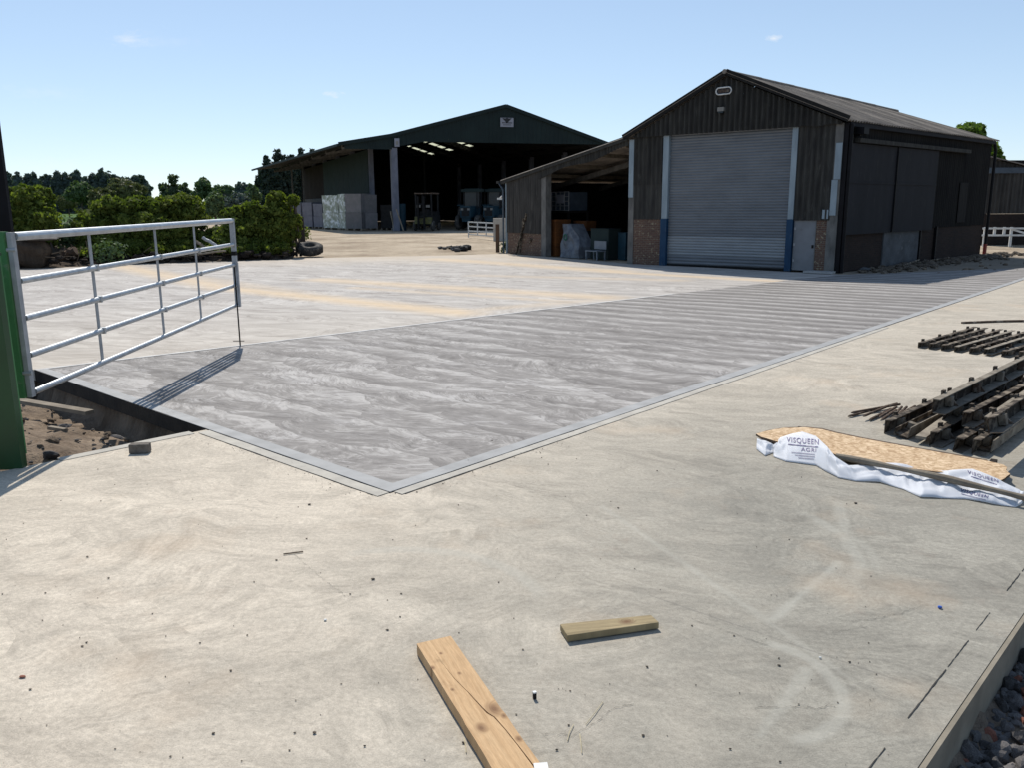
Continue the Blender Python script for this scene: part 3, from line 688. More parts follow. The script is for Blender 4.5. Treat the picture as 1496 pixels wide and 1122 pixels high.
# formwork board still standing along the outer edge
fw = MB(); nOut = Vector((dR.y, -dR.x, 0))
p0 = eR0-dR*3; p1 = eR0+dR*9
fw.hexa([p0+nOut*.0015+Vector((0, 0, -.17)), p0+nOut*.018+Vector((0, 0, -.17)), p1+nOut*.018+Vector((0, 0, -.17)), p1+nOut*.0015+Vector((0, 0, -.17)),
         p0+nOut*.0015+Vector((0, 0, -.005)), p0+nOut*.018+Vector((0, 0, -.005)), p1+nOut*.018+Vector((0, 0, -.005)), p1+nOut*.0015+Vector((0, 0, -.005))])
tag(fw.build('formwork_board', MATS['formwork']), 'dusty edging board along the bottom right edge of the concrete slab', 'board')
# green field beyond the bushes
fm = MB(); fx = np.linspace(-700, 60, 26); fy = np.linspace(0, 1, 14)
fm.v = [(x, 44+(y**2)*700, .10+.9*y) for y in fy for x in fx]
fm.f = [(j*26+i, j*26+i+1, (j+1)*26+i+1, (j+1)*26+i) for j in range(13) for i in range(25) if fx[i+1] < -17]
struct(fm.build('field', MATS['field_green'], local=True, smooth=True))

M = MATS
Z = Vector((0, 0, 1))
# ================================================================== near barn
FL = G(917, 385); FR = G(1218, 398.5); BR = G(1431, 372)
fA = Frame(FL, FR); WA = fA.L
bdir = (BR-FR).normalized(); LB = (BR-FR).length
BL = FL+bdir*LB
fS = Frame(FR, BR)
eL, eR_, RID = 3.62, 3.72, 5.03; sR = 2.97
RID0 = fA.P(sR, RID)
def roofz(s): return eL+(RID-eL)*s/sR if s < sR else RID+(eR_-RID)*(s-sR)/(WA-sR)
barn = thing('barn', 'old dark corrugated barn with a tall grey roller door and brick plinth', 'barn', (FL+FR+BR+BL)/4)
def sx(px, py): return fA.sz(px, py)[0]
def zz(px, py): return fA.sz(px, py)[1]
zHeadL = zz(976, 197); zHeadR = zz(1156, 184.5); zHead = (zHeadL+zHeadR)/2
sD0 = sx(976, 300); sD1 = sx(1152, 300); zBrick = 1.31
sJ0 = sD0-.19; sJ1 = sD1+.16
sC0, sC1 = sx(917, 300), sx(926.5, 300)
sK0, sK1 = sx(1206, 360), WA
print('barn', zHead, sD0, sD1, sK0, WA)
# concrete frame posts
MB().fbox(fA, 0, sC1, 0, zz(920, 205), -.25, .03).build('post', M['concrete_post'], barn)
MB().fbox(fA, sK0, WA, 0, roofz(WA)-.12, -.25, .02).build('post', M['concrete_post'], barn)
# pale flashings up the two corner posts
MB().fbox(fA, .0, sC1-.02, zz(917, 288), zz(917, 204), .032, .05).build('flashing', M['pale_metal'], barn)
MB().fbox(fA, sK0+.05, sK0+.20, zBrick+.10, zz(1226, 262), .022, .045).build('flashing', M['pale_metal'], barn)
MB().fbox(fA, sK0+.09, sK0+.25, zz(1226, 262)+.01, zz(1226, 208), .022, .045).build('flashing', M['pale_metal'], barn)
MB().fbox(fA, sK0-.12, sK0+.03, zBrick+.02, zBrick+.24, .05, .065).build('flashing', M['pale_metal'], barn)
# door jambs: pale blue above, deep blue below
for s0, s1 in ((sJ0, sD0), (sD1, sJ1)):
    MB().fbox(fA, s0, s1, 0, zBrick, -.10, .07).build('door_jamb', M['blue_paint'], barn)['label'] = 'deep blue lower length of door jamb'
    MB().fbox(fA, s0+.01, s1-.005, zBrick+.004, zHead+.0, -.10, .05).build('door_jamb', M['pale_metal'], barn)['label'] = 'pale blue upper length of door jamb'
# roller door, curved slats
door = bpy.data.objects.new('roller_door', None); COL.objects.link(door); door.parent = barn; door.location = fA.P((sD0+sD1)/2, 0, -.05)-wloc(barn)
def slats(s0, s1, z0, z1, pitch, amp, d, name, m_):
    mb = MB(); n = int(round((z1-z0)/pitch)); k = 6; zs = []
    for i in range(n*k+1): zs.append((z0+(z1-z0)*i/(n*k), amp*abs(math.sin(math.pi*i/k))))
    for z, a in zs:
        mb.v += [tuple(fA.P(s0, z, d+a)), tuple(fA.P(s1, z, d+a)), tuple(fA.P(s0, z, d-.02)), tuple(fA.P(s1, z, d-.02))]
    for i in range(len(zs)-1):
        q = 4*i; mb.f += [(q, q+1, q+5, q+4), (q+2, q+6, q+7, q+3)]
    return mb.build(name, m_, door)
slats(sD0, sD1, .84, zHead+.12, .0755, .018, -.06, 'slat_curtain', M['roller_steel'])
slats(sD0, sD1, .31, .838, .0755, .019, -.055, 'slat_curtain', M['roller_steel_low'])['label'] = 'newer pale slats along the bottom of the door'
slats(sD0, sD1, .05, .308, .0755, .019, -.055, 'slat_curtain', M['roller_steel'])
MB().fbox(fA, sD0+.003, sD1-.003, .004, .048, -.09, -.02).build('bottom_rail', M['steel_dark'], door)
# brick plinths
o = MB().fbox(fA, sC1+.003, sJ0-.003, 0, zBrick, -.12, .012).build('brick_panel', M['brick'], barn); uvproj(o, fA.e)
sP0, sP1 = sx(1156.5, 360), sx(1190, 360)
o = MB().fbox(fA, sP1+.02, sK0-.003, 0, zBrick-.02, -.12, .012).build('brick_panel', M['brick'], barn); uvproj(o, fA.e)
# little grey personnel door
pd = MB().fbox(fA, sJ1+.02, sP1, .03, zBrick-.03, -.08, .0).build('personnel_door', M['grey_door'], barn)
MB().fbox(fA, sP1-.07, sP1-.03, .60, .68, .001, .03).build('handle', M['steel_dark'], pd)
for z in (.25, .65, 1.05): MB().fbox(fA, sJ1+.03, sJ1+.07, z, z+.06, .001, .012).build('hinge', M['galv_dull'], pd)
MB().fbox(fA, sJ1+.001, sP1+.018, zBrick-.028, zBrick+.03, -.08, .02).fbox(fA, sP1+.002, sP1+.018, 0, zBrick-.03, -.08, .02).build('door_frame', M['concrete_post'], barn)
# corrugated cladding: lower sheets each side of the door, gable above
corr('cladding_sheet', fA.P(0, 0, .03), fA.e, Z, fA.n, sC1+.01, sJ0-.005, lambda s: zBrick-.02, lambda s: zz(940, 266), M['asbestos_dark'], barn, sheet=.9, amp=.02)
corr('cladding_sheet', fA.P(0, 0, .045), fA.e, Z, fA.n, sC1+.01, sJ0-.005, lambda s: zz(940, 266)-.06, lambda s: zHead+.1, M['asbestos_dark'], barn, sheet=.9)
corr('cladding_sheet', fA.P(0, 0, .05), fA.e, Z, fA.n, sJ1+.005, sK0+.06, lambda s: zBrick-.02, lambda s: zHead+.12, M['asbestos_dark'], barn, sheet=.65)
corr('gable_sheet', fA.P(0, 0, .115), fA.e, Z, fA.n, .02, WA-.02, lambda s: zHead-.02+.02*math.sin(s*9)*(s > 5), lambda s: roofz(s)-.10, M['asbestos_dark'], barn, sheet=.86, amp=.042)
# rough weathered verge and barge boards
for (sa, za, sb, zb) in ((-.12, roofz(0)-.02, sR, RID+.03), (sR, RID+.03, WA+.16, roofz(WA)-.03)):
    a = fA.P(sa, za, .20); b = fA.P(sb, zb, .20)
    MB().bar(a-Z*.02, b-Z*.02, .06, .15, up=Z).build('barge_board', M['dark_cladding'], barn)
# roof slopes
OV = .26
upL = (RID-eL)/sR; slL = (fA.e*sR+Z*(RID-eL)); lenL = slL.length; slL.normalize()
slR = (fA.e*-(WA-sR)+Z*(RID-eR_)); lenR = slR.length; slR.normalize()
nL = slL.cross(bdir)*-1
nL = bdir.cross(slL); nL = nL if nL.z > 0 else -nL; nR = bdir.cross(slR); nR = nR if nR.z > 0 else -nR
sag = lambda s: .05*math.sin(math.pi*min(max(s/LB, 0), 1)*1.0)-.025*math.sin(s*1.7)
corr('roof_sheet', fA.P(0, eL)-slL*.12, bdir, slL, nL, -.24, LB+.15, lambda s: 0, lambda s: lenL+.12-sag(s)*.3, M['asbestos_roof'], barn, sheet=1.0, amp=.024, k=6)
corr('roof_sheet', fA.P(WA, eR_)-slR*.20, bdir, slR, nR, -.24, LB+.15, lambda s: 0, lambda s: lenR+.20, M['asbestos_roof'], barn, sheet=1.0, amp=.024, k=6)
for o in [q for q in bpy.data.objects if q.parent is barn and q.name.startswith('roof_sheet')]:      # the old ridge has dropped towards the rear
    w = wloc(o)
    for v in o.data.vertices:
        p = v.co+w-FL; k = max(0, (p.x*-fA.e.y+p.y*fA.e.x)/(bdir.x*-fA.e.y+bdir.y*fA.e.x))/LB; h = (v.co.z+w.z-3.6)/(RID-3.6)
        v.co.z -= .27*k*max(0, h)
RDR = Z*-.27/LB
rg_ = MB()
for i in range(12):
    k0 = -.26+(LB+.4)*i/12; k1 = k0+(LB+.4)/12+.02; a = RID0+bdir*k0+Z*.012+RDR*k0; b = RID0+bdir*k1+Z*(.012+.006*(i % 2))+RDR*k1; rg_.cyl(a, b, .06, 10)
rg_.build('ridge_capping', M['asbestos_roof'], barn)
# right hand side wall
hS = eR_-.05
fS2 = Frame(FR+fS.n*0, BR)
o = MB().fbox(fS, .30, LB-.02, 0, 1.0, -.12, .0).build('brick_wall', M['brick_sooty'], barn); uvproj(o, fS.e)
corr('cladding_sheet', fS.P(0, 0, .02), fS.e, Z, fS.n, .02, LB, lambda s: .98, lambda s: hS, M['dark_cladding'], barn, sheet=1.1, amp=.018)
def ss(px, py): return fS.sz(px, py)
tr0 = ss(1246, 199); tr1 = ss(1409, 221)
MB().fbox(fS, tr0[0], tr1[0], 3.16, 3.26, .05, .20).build('door_track', M['asbestos_dark'], barn)
MB().fbox(fS, .05, LB-.05, 3.52, 3.62, .03, .14).build('gutter', M['black_sheet'], barn)
dd = [ss(1240, 300)[0], ss(1299, 300)[0], ss(1358, 300)[0], ss(1404, 300)[0]]; dd[0] = .12
for i in range(2):
    sd = MB().fbox(fS, dd[i]+.01, dd[i+1]-.01, .93, 3.14, .06+.03*i, .10+.03*i).build('sliding_door', M['black_sheet'], barn)
    for k in range(0):
        s = dd[i]+(dd[i+1]-dd[i])*(k+.5)/4; MB().fbox(fS, s-.008, s+.008, .95, 3.12, .101+.03*i, .106+.03*i).build('seam', M['black_sheet'], sd)
    MB().fbox(fS, dd[i]+.02, dd[i+1]-.02, 2.18, 2.24, .102+.03*i, .116+.03*i).build('rail', M['black_sheet'], sd)
MB().fbox(fS, dd[1]-.02, dd[1]+.01, .95, 3.05, .14, .15).build('door_edge', M['asbestos_dark'], barn)
MB().fbox(fS, ss(1400, 270)[0], ss(1412, 270)[0], 1.1, 2.3, .05, .06).build('patch_sheet', M['dark_cladding'], barn)
b0 = ss(1286, 385)[0]; b1 = ss(1337, 385)[0]
MB().fbox(fS, b0, b1, 0, .96, -.02, .035).build('block_infill', M['blockwork'], barn)['label'] = 'pale blockwork infill in the brick plinth'
for px in (1340, 1363): s = ss(px, 360)[0]; MB().fbox(fS, s-.04, s+.04, 0, 1.02, .002, .08).build('post', M['black_paint'], barn)
MB().fbox(fS, .0, .16, 0, hS-.08, -.05, .12).build('corner_post', M['black_paint'], barn)
# down pipes
pp = fS.P(.06, 0, .16); MB().cyl(pp, pp+Z*(hS-.1), .045, 10).build('downpipe', M['black_paint'], barn)
pe = fS.P(LB+.12, 0, .10)
MB().cyl(pe+Z*.35, pe+Z*3.35, .05, 10).cyl(pe+Z*3.33, fS.P(LB+.0, 3.58, .09), .05, 10).build('downpipe', M['black_paint'], barn)
MB().cyl(pe, pe+Z*.36, .058, 10).build('downpipe_shoe', M['red_paint'], barn)
# rear and left walls
MB().hexa([BL, BR, BR-bdir*.1, BL-bdir*.1, BL+Z*eL, BR+Z*eR_, BR+Z*eR_-bdir*.1, BL+Z*eL-bdir*.1]).build('rear_wall', M['dark_cladding'], barn)
g1 = BL+fA.e*sR+Z*(RID-.3)
MB().poly([BL+Z*eL, BR+Z*eR_, g1]).poly([BL+Z*eL-bdir*.08, g1-bdir*.08, BR+Z*eR_-bdir*.08]).build('rear_gable', M['dark_cladding'], barn)
MB().hexa([FL+bdir*.1+fA.e*.1, FL+bdir*.1+fA.e*.2, BL+fA.e*.2, BL+fA.e*.1, FL+bdir*.1+fA.e*.1+Z*eL, FL+bdir*.1+fA.e*.2+Z*eL, BL+fA.e*.2+Z*eL, BL+fA.e*.1+Z*eL]).build('side_wall', M['dark_cladding'], barn)
# oval ring and lamp on the gable
so, zo = fA.sz(1061.5, 133)
ov = MB(); pts = []
R = .0
for k in range(28):
    t = 2*math.pi*k/28; cx = math.copysign(1, math.cos(t))*.13 if True else 0
    pts.append(fA.P(so+cx+.085*math.cos(t), zo+.085*math.sin(t), .17))
rt = MB(); rt.tube(pts+[pts[0]], .018, 8)
pl = thing('gable_plaque', 'pale oval ring plaque high on the dark gable above the roller door', 'sign', fA.P(so, zo-.1, .12))
rt.build('rim', M['white_paint'], pl, smooth=True)
fc = MB(); fc.poly([p-fA.n*.008 for p in pts]).poly([p-fA.n*.02 for p in pts][::-1]); fc.build('face', M['sign_black'], pl)
lt = MB()
for k, x in enumerate((-.13, -.085, -.04, .005, .05, .095, .14)):
    lt.fbox(fA, so+x-.014, so+x+.014, zo-.035, zo+.035, .164, .170)
lt.build('lettering', M['rust_steel'], pl)
sf, zf = fA.sz(1059, 160)
fl = thing('floodlight', 'small grey floodlight on the barn gable below the oval plaque', 'light', fA.P(sf, zf-.06, .12))
MB().fbox(fA, sf-.09, sf+.09, zf-.05, zf+.05, .16, .26).build('housing', M['lamp_grey'], fl)
MB().fbox(fA, sf-.07, sf+.07, zf-.09, zf-.052, .18, .25).build('lens', M['glass_dark'], fl)
MB().fbox(fA, sf-.02, sf+.02, zf-.12, zf-.02, .115, .165).build('bracket', M['steel_dark'], fl)
s1_, z1_ = ss(1251, 190)
hb = thing('alarm_box', 'black lamp box at the top front corner of the barn side wall', 'light', fS.P(.45, 3.32, .1))
MB().fbox(fS, .33, .60, 3.34, 3.50, .12, .34).build('housing', M['black_paint'], hb); MB().fbox(fS, .44, .50, 3.3, 3.36, .04, .2).build('bracket', M['black_paint'], hb)

# ================================================================== lean-to at the barn's left
LL = G(741, 369.5)
fT = Frame(LL, FL); WT = fT.L
lean = thing('lean_to', 'open fronted lean-to shed against the left side of the dark barn', 'shed', (LL+FL)/2+bdir*3)
zTL = fT.sz(737, 262)[1]; zTR = fT.sz(916, 200)[1]
def tz(s): return zTL+(zTR-zTL)*s/WT
sW = fT.sz(791, 330)[0]; sW2 = fT.sz(798, 330)[0]; zb = 1.02
print('lean', WT, zTL, zTR, sW)
o = MB().fbox(fT, .06, sW, 0, zb-.25, -.12, .0).build('brick_panel', M['brick'], lean); uvproj(o, fT.e)
zlow = zb-.27
corr('cladding_sheet', fT.P(0, 0, .03), fT.e, Z, fT.n, .06, sW+.02, lambda s: zlow, lambda s: tz(s)-.06, M['asbestos_pale'], lean, sheet=.85)
MB().fbox(fT, sW+.02, sW2, 0, tz(sW2)-.1, -.2, .02).build('post', M['concrete_post'], lean)
MB().fbox(fT, -.03, .055, 0, tz(0)-.05, -.1, .04).build('post', M['pale_metal'], lean)
hA = fT.sz(797, 256)[1]; hB = fT.sz(914, 216)[1]; sHB = fT.sz(914, 216)[0]
hz = lambda s: hA+(hB-hA)*(s-sW2)/(sHB-sW2)
corr('header_sheet', fT.P(0, 0, .05), fT.e, Z, fT.n, sW-.1, WT-.03, lambda s: hz(s)+.05*math.sin(s*2.1), lambda s: tz(s)-.05, M['asbestos_dark'], lean, sheet=1.0)
slT = (fT.e*WT+Z*(zTR-zTL)); lenT = slT.length; slT.normalize(); nT = bdir.cross(slT); nT = nT if nT.z > 0 else -nT
LBT = 9.0
corr('roof_sheet', fT.P(0, zTL)-slT*.25, bdir, slT, nT, -.15, LBT, lambda s: 0, lambda s: lenT+.2, M['asbestos_roof'], lean, sheet=1.0)
MB().bar(fT.P(-.28, tz(-.28)-.06, .10), fT.P(WT, tz(WT)-.03, .10), .05, .13).build('barge_board', M['asbestos_dark'], lean)
gt = MB(); a = fT.P(-.33, tz(-.33)-.04, .2); gt.bar(a, a+bdir*LBT, .12, .09); gt.build('gutter', M['asbestos_pale'], lean)
dp = fT.P(-.10, 0, .10); MB().cyl(dp, dp+Z*(tz(0)-.35), .03, 8).cyl(dp+Z*(tz(0)-.36), fT.P(-.3, tz(-.3)-.08, .15), .03, 8).build('downpipe', M['blue_tank'], lean)
LBk = LL+bdir*LBT; FBk = FL+bdir*LBT
MB().hexa([LL+bdir*.1+fT.e*.02, LL+bdir*.1+fT.e*.12, LBk+fT.e*.12, LBk+fT.e*.02]+[q+Z*(zTL-.08) for q in (LL+bdir*.1+fT.e*.02, LL+bdir*.1+fT.e*.12, LBk+fT.e*.12, LBk+fT.e*.02)]).build('side_wall', M['dark_cladding'], lean)
MB().hexa([LBk, FBk, FBk-bdir*.1, LBk-bdir*.1, LBk+Z*zTL, FBk+Z*zTR, FBk+Z*zTR-bdir*.1, LBk+Z*zTL-bdir*.1]).build('rear_wall', M['dark_cladding'], lean)
for f in (.25, .5, .75, .95):
    s = WT*f; a = fT.P(s, tz(s)-.16, -.1); MB().bar(a, a+bdir*(LBT-.3), .06, .12).build('purlin', M['timber_grey'], lean)
for d in (2.2, 5.0):
    a = fT.P(.1, tz(.1)-.30)+bdir*d; b = fT.P(WT-.1, tz(WT)-.30)+bdir*d; MB().bar(a, b, .10, .16).build('rafter', M['concrete_post'], lean)
    MB().bar(FL+bdir*d+fT.e*-.12, FL+bdir*d+fT.e*-.12+Z*(zTR-.3), .16, .16, up=Vector((1, 0, 0))).build('post', M['concrete_post'], lean)
wl = thing('wall_lamp', 'pale lamp fixed to the outer left corner of the lean-to', 'light', fT.P(-.15, 1.9, .1))
q = fT.P(-.14, 2.05, .12); MB().cyl(q, q-fT.e*.14-Z*.08, .03, 8).build('arm', M['white_paint'], wl); q2 = q-fT.e*.16-Z*.10; MB().box(q2, (.20, .12, .07)).build('housing', M['white_paint'], wl)
# things kept in the lean-to
def lp(px, py, back=0.0):
    p = G(px, py); return p
def sbox(name, label, cat, m_, fr, px0, px1, py_bot, py_top, depth, back, group=None, zbase=None):
    """box whose front face fills the given pixels, standing `back` metres inside the wall line"""
    o_ = fr.o+bdir*back
    f2 = Frame(o_, o_+fr.e); s0, z0 = f2.sz(px0, (py_bot+py_top)/2); s1, _ = f2.sz(px1, (py_bot+py_top)/2); _, zt = f2.sz(px0, py_top); _, zb_ = f2.sz(px0, py_bot)
    return f2, s0, s1, (0 if zbase is None else zbase), zt, zb_
f2, s0, s1, zb0, zt, zb_ = sbox('', '', '', None, fT, 800, 812, 371, 320, .5, .35)
for i in range(3):
    h = zt/3; t = thing('orange_crate', ['bottom orange crate of the stack just inside the lean-to', 'middle orange crate of the stack just inside the lean-to', 'top orange crate of the stack just inside the lean-to'][i], 'crate', f2.P((s0+s1)/2, i*h, -.3), 'orange crates stacked inside the lean-to')
    MB().fbox(f2, s0, s1, i*h, (i+1)*h-.07, -.6, 0).build('body', M['orange_plastic'], t); MB().fbox(f2, s0-.01, s1+.01, (i+1)*h-.068, (i+1)*h-.004, -.61, .012).build('rim', M['orange_plastic'], t)
f2, s0, s1, zb0, zt, zi = sbox('', '', '', None, fT, 800, 831, 308, 280, .9, 1.2)
shf = thing('storage_rack', 'dark steel rack behind the orange crates in the lean-to', 'rack', f2.P((s0+s1)/2, 0, -.4))
for a in (s0, s1):
    for d in (0, -.8): MB().fbox(f2, a-.03, a+.03, 0, zi-.05, d-.03, d+.03).build('leg', M['steel_dark'], shf)
MB().fbox(f2, s0-.04, s1+.04, zi-.05, zi-.005, -.84, .04).build('shelf', M['steel_dark'], shf)
tk = thing('liquid_tank', 'white caged liquid tank up on the rack in the lean-to', 'tank', f2.P((s0+s1)/2, zi, -.4))
MB().fbox(f2, s0+.02, s1-.02, zi+.02, zt-.02, -.8, -.02).build('bottle', M['blue_tank'], tk)
cg = MB()
for i in range(6): s = s0+(s1-s0)*i/5; cg.bar(f2.P(s, zi+.02, .0), f2.P(s, zt, .0), .018, .018, up=fT.n)
for i in range(5): z = zi+.03+(zt-zi-.04)*i/4; cg.bar(f2.P(s0, z, .012), f2.P(s1, z, .012), .018, .018)
cg.build('cage', M['galv_dull'], tk)
sgm = f2; MB().fbox(f2, s0+.45*(s1-s0), s0+.8*(s1-s0), zi+.4*(zt-zi), zi+.85*(zt-zi), .02, .03).build('label_plate', M['sign_white'], tk)
# white woven bag with a green disc
f2, s0, s1, _, zt, _ = sbox('', '', '', None, fT, 818, 846, 371, 326, .8, .3)
bg = thing('white_sack', 'slumped white woven sack with a green disc printed on its front', 'sack', f2.P((s0+s1)/2, 0, -.3))
mb = MB(); NX, NZ = 10, 12; w_ = s1-s0
for j in range(NZ+1):
    t = j/NZ; z = zt*t*.985; r_ = (s1-.55*w_*max(0, t-.35)**1.0/.65); l_ = s0+.03*math.sin(t*7)
    for i in range(NX+1): u = i/NX; mb.v.append(tuple(f2.P(l_+(r_-l_)*u, z, .06*math.sin(math.pi*u)+.045*math.sin(13*u+7*t)+.03*math.sin(5*u-11*t)-.15*t)))
for j in range(NZ+1):
    t = j/NZ; z = zt*t*.985; r_ = (s1-.55*w_*max(0, t-.35)**1.0/.65); l_ = s0+.03*math.sin(t*7)
    for i in range(NX+1): u = i/NX; mb.v.append(tuple(f2.P(l_+(r_-l_)*u, z, -.6)))
n1_ = (NX+1)*(NZ+1)
for j in range(NZ):
    for i in range(NX):
        a = j*(NX+1)+i; mb.f.append((a, a+1, a+NX+2, a+NX+1)); mb.f.append((n1_+a, n1_+a+NX+1, n1_+a+NX+2, n1_+a+1))
for i in range(NX): a = NZ*(NX+1)+i; mb.f.append((a, a+1, n1_+a+1, n1_+a))
for j in range(NZ):
    a = j*(NX+1); mb.f.append((a, a+NX+1, n1_+a+NX+1, n1_+a)); a += NX; mb.f.append((a, n1_+a, n1_+a+NX+1, a+NX+1))
mb.build('body', M['sack'], bg, smooth=False)
sd_, zd_ = s0+w_*.32, zt*.60
MB().torus(f2.P(sd_, zd_, .03), .085, .03, f2.n, 20, 6, .4).build('printed_ring', M['green_print'], bg)
def leanbox(name, label, cat, m_, p, depth=.4, back=.5, z0=None, parts=None, group=None):
    f2, s0, s1, _, zt, zb_ = sbox('', '', '', None, fT, *p, depth, back)
    base = 0 if z0 is None else zb_
    t = thing(name, label, cat, f2.P((s0+s1)/2, base, -depth/2), group)
    MB().fbox(f2, s0, s1, base, zt-.02, -depth, 0).build('body', m_, t)
    MB().fbox(f2, s0-.01, s1+.01, zt-.018, zt, -depth-.01, .012).build('lid', m_, t)
    return t, f2, s0, s1, base, zt
leanbox('metal_cabinet', 'low grey cabinet standing behind the white chair in the lean-to', 'cabinet', M['green_wall'], (863, 889, 369, 333), .5, .7)
t, f2, s0, s1, b_, zt = leanbox('wooden_chest', 'brown chest on trestles behind the white sack in the lean-to', 'chest', M['orange_plastic'], (838, 857, 336, 322), .4, 1.3, 1)
for a in (s0+.03, s1-.03): MB().fbox(f2, a-.02, a+.02, 0, b_-.003, -.3, -.05).build('leg', M['timber_dark'], t)
leanbox('blue_drum_box', 'dull blue box against the right post inside the lean-to', 'box', M['machine_blue'], (903, 914, 369, 339), .5, 1.0)
# white plastic chair
f2, s0, s1, _, zt, _ = sbox('', '', '', None, fT, 855, 872, 371, 351, .4, .12)
ch = thing('plastic_chair', 'small white plastic chair standing in the lean-to mouth', 'chair', f2.P((s0+s1)/2, 0, -.2))
MB().fbox(f2, s0, s1, zt*.45, zt*.5, -.36, 0).build('seat', M['white_plastic'], ch)
MB().fbox(f2, s0, s1, zt*.55, zt*.98, -.38, -.35).build('backrest', M['white_plastic'], ch)
for a in (s0+.025, s1-.025):
    for d in (-.03, -.33): MB().fbox(f2, a-.02, a+.02, 0, zt*.448, d-.02, d+.02).build('leg', M['white_plastic'], ch)
for i, (px, py, w) in enumerate(((835, 372, .10), (874, 372, .075), (880, 371, .07), (861, 374, .085))):
    p = G(px, py)+bdir*.15; t = thing('bucket', ['white bucket in front of the white sack', 'white bucket just right of the plastic chair', 'small white bucket before the grey cabinet', 'white bucket directly in front of the plastic chair'][i], 'bucket', p)
    MB().cyl(p, p+Z*w*2.4, w*.8, 14, w).build('body', M['white_plastic'], t); MB().torus(p+Z*w*2.4, w, .008, n=14, m_=6).build('rim', M['white_plastic'], t)
# bars leaning against the lean-to front
for i, (a, b) in enumerate((((758, 371), (772, 311)), ((764, 371), (767, 318)), ((775, 371), (778, 348)))):
    A = G(*a)-fT.n*-.12; s, z = fT.sz(*b); B = fT.P(s, z, .07)
    t = tag(MB().bar(A, B, .07-.015*i, .05).build('leaning_bar', M['black_steel']), ['dark timber leaning widest across the lean-to front wall', 'dark bar leaning nearly upright on the lean-to front wall', 'short dark stake propped at the lean-to brick plinth'][i], 'bar', 'bars leaning on the lean-to wall')

# ================================================================== far open barn
CA = G(577, 337); eF = Vector((1, .3, 0)).normalized(); fF = Frame(CA, CA+eF); sF = Vector((-.4, 1, 0)).normalized()
far = thing('open_barn', 'large open fronted barn with dark green gable and left canopy', 'barn', CA+eF*8+sF*15)
def fz(x, y): return fF.sz(x, y)
sAp, zAp = fz(738, 155); sE, zE = fz(571, 198); sCn, zCn = fz(496, 210)
s_r, z_r = fz(878, 207); sRt = s_r+.25; zRt = z_r-.25*(zAp-z_r)/(s_r-sAp); LF = 38.0
zB0 = fz(700, 208)[1]
print('far', sAp, zAp, sE, zE, sCn, zCn, sRt, zB0)
def ftop(s):
    if s < sE: return zCn+(zE-zCn)*(s-sCn)/(sE-sCn)
    if s < sAp: return zE+(zAp-zE)*(s-sE)/(sAp-sE)
    return zAp+(zRt-zAp)*(s-sAp)/(sRt-sAp)
def fbot(s):
    if s < 0: return 5.55
    return zB0 if s > 2.2 else 5.72+(zB0-5.72)*s/2.2
corr('gable_sheet', fF.P(0, 0, .12), fF.e, Z, fF.n, .0, sRt, fbot, lambda s: ftop(s)-.05, M['green_cladding'], far, pitch=.33, amp=.035, sheet=1.0, prof='box', k=4)
corr('gable_sheet', fF.P(0, 0, .12), fF.e, Z, fF.n, sCn+.3, -.02, lambda s: min(5.58, ftop(s)-.12), lambda s: ftop(s)-.05, M['green_cladding'], far, pitch=.33, amp=.035, sheet=1.0, prof='box', k=4)
for a, b in ((sCn-.1, sE), (sE, sAp), (sAp, sRt+.3)):
    MB().bar(fF.P(a, ftop(a)+.02, .22), fF.P(b, ftop(b)+.02, .22), .12, .24).build('verge_trim', M['green_cladding'], far)
# roof: left slope with translucent lights, right slope, canopy
def rpt(s, back, dz=0): p = fF.P(s, ftop(s)+dz)+sF*back; return p
def roofpatch(s0, s1, b0, b1, name, m_, dz=0):
    mb = MB(); P = [rpt(s0, b0, dz), rpt(s1, b0, dz), rpt(s1, b1, dz), rpt(s0, b1, dz)]
    mb.hexa([p-Z*.05 for p in P]+P); return mb.build(name, m_, far)
skl, tt_, bb_ = newmat('rooflight', .5)
bb_.inputs['Base Color'].default_value = (.8, .8, .72, 1); bb_.inputs['Transmission Weight'].default_value = .0
tl = tt_.n('ShaderNodeBsdfTranslucent'); tl.inputs[0].default_value = (.85, .85, .72, 1); mx = tt_.n('ShaderNodeMixShader'); mx.inputs[0].default_value = .8
tt_.t.links.new(bb_.outputs[0], mx.inputs[1]); tt_.t.links.new(tl.outputs[0], mx.inputs[2]); tt_.t.links.new(mx.outputs[0], tt_.t.nodes['Material Output'].inputs[0]); MATS['rooflight'] = skl
LF = 42.0
P_c = [rpt(sCn-.1, 0), rpt(sE, 0), rpt(sE, LF), rpt(sCn-.1, 0)+sF*LF-fF.e*2.0]
MB().hexa([p-Z*.05 for p in P_c]+P_c).build('canopy_roof', M['fibre_roof'], far)
MB().bar(P_c[0]-Z*.03, P_c[3]-Z*.03, .14, .16).build('eaves_trim', M['green_cladding'], far)
roofpatch(sE, sAp, 0, LF, 'roof', M['fibre_roof'])
roofpatch(sAp, 9.8, 0, LF, 'roof', M['fibre_roof'])
roofpatch(12.5, sRt+.3, 0, LF, 'roof', M['fibre_roof'])
RLB = [(19.4, 20.6), (25.5, 26.9), (32.2, 33.4), (35.6, 37.0)]
prev = 0
for a, b in RLB+[(LF, LF)]:
    roofpatch(9.8, 12.5, prev, a, 'roof', M['fibre_roof'])
    if a < LF:
        roofpatch(9.8, 11.05, a, b, 'rooflight', skl); roofpatch(11.05, 11.15, a, b, 'roof', M['fibre_roof']); roofpatch(11.15, 12.5, a, b, 'rooflight', skl)
    prev = b
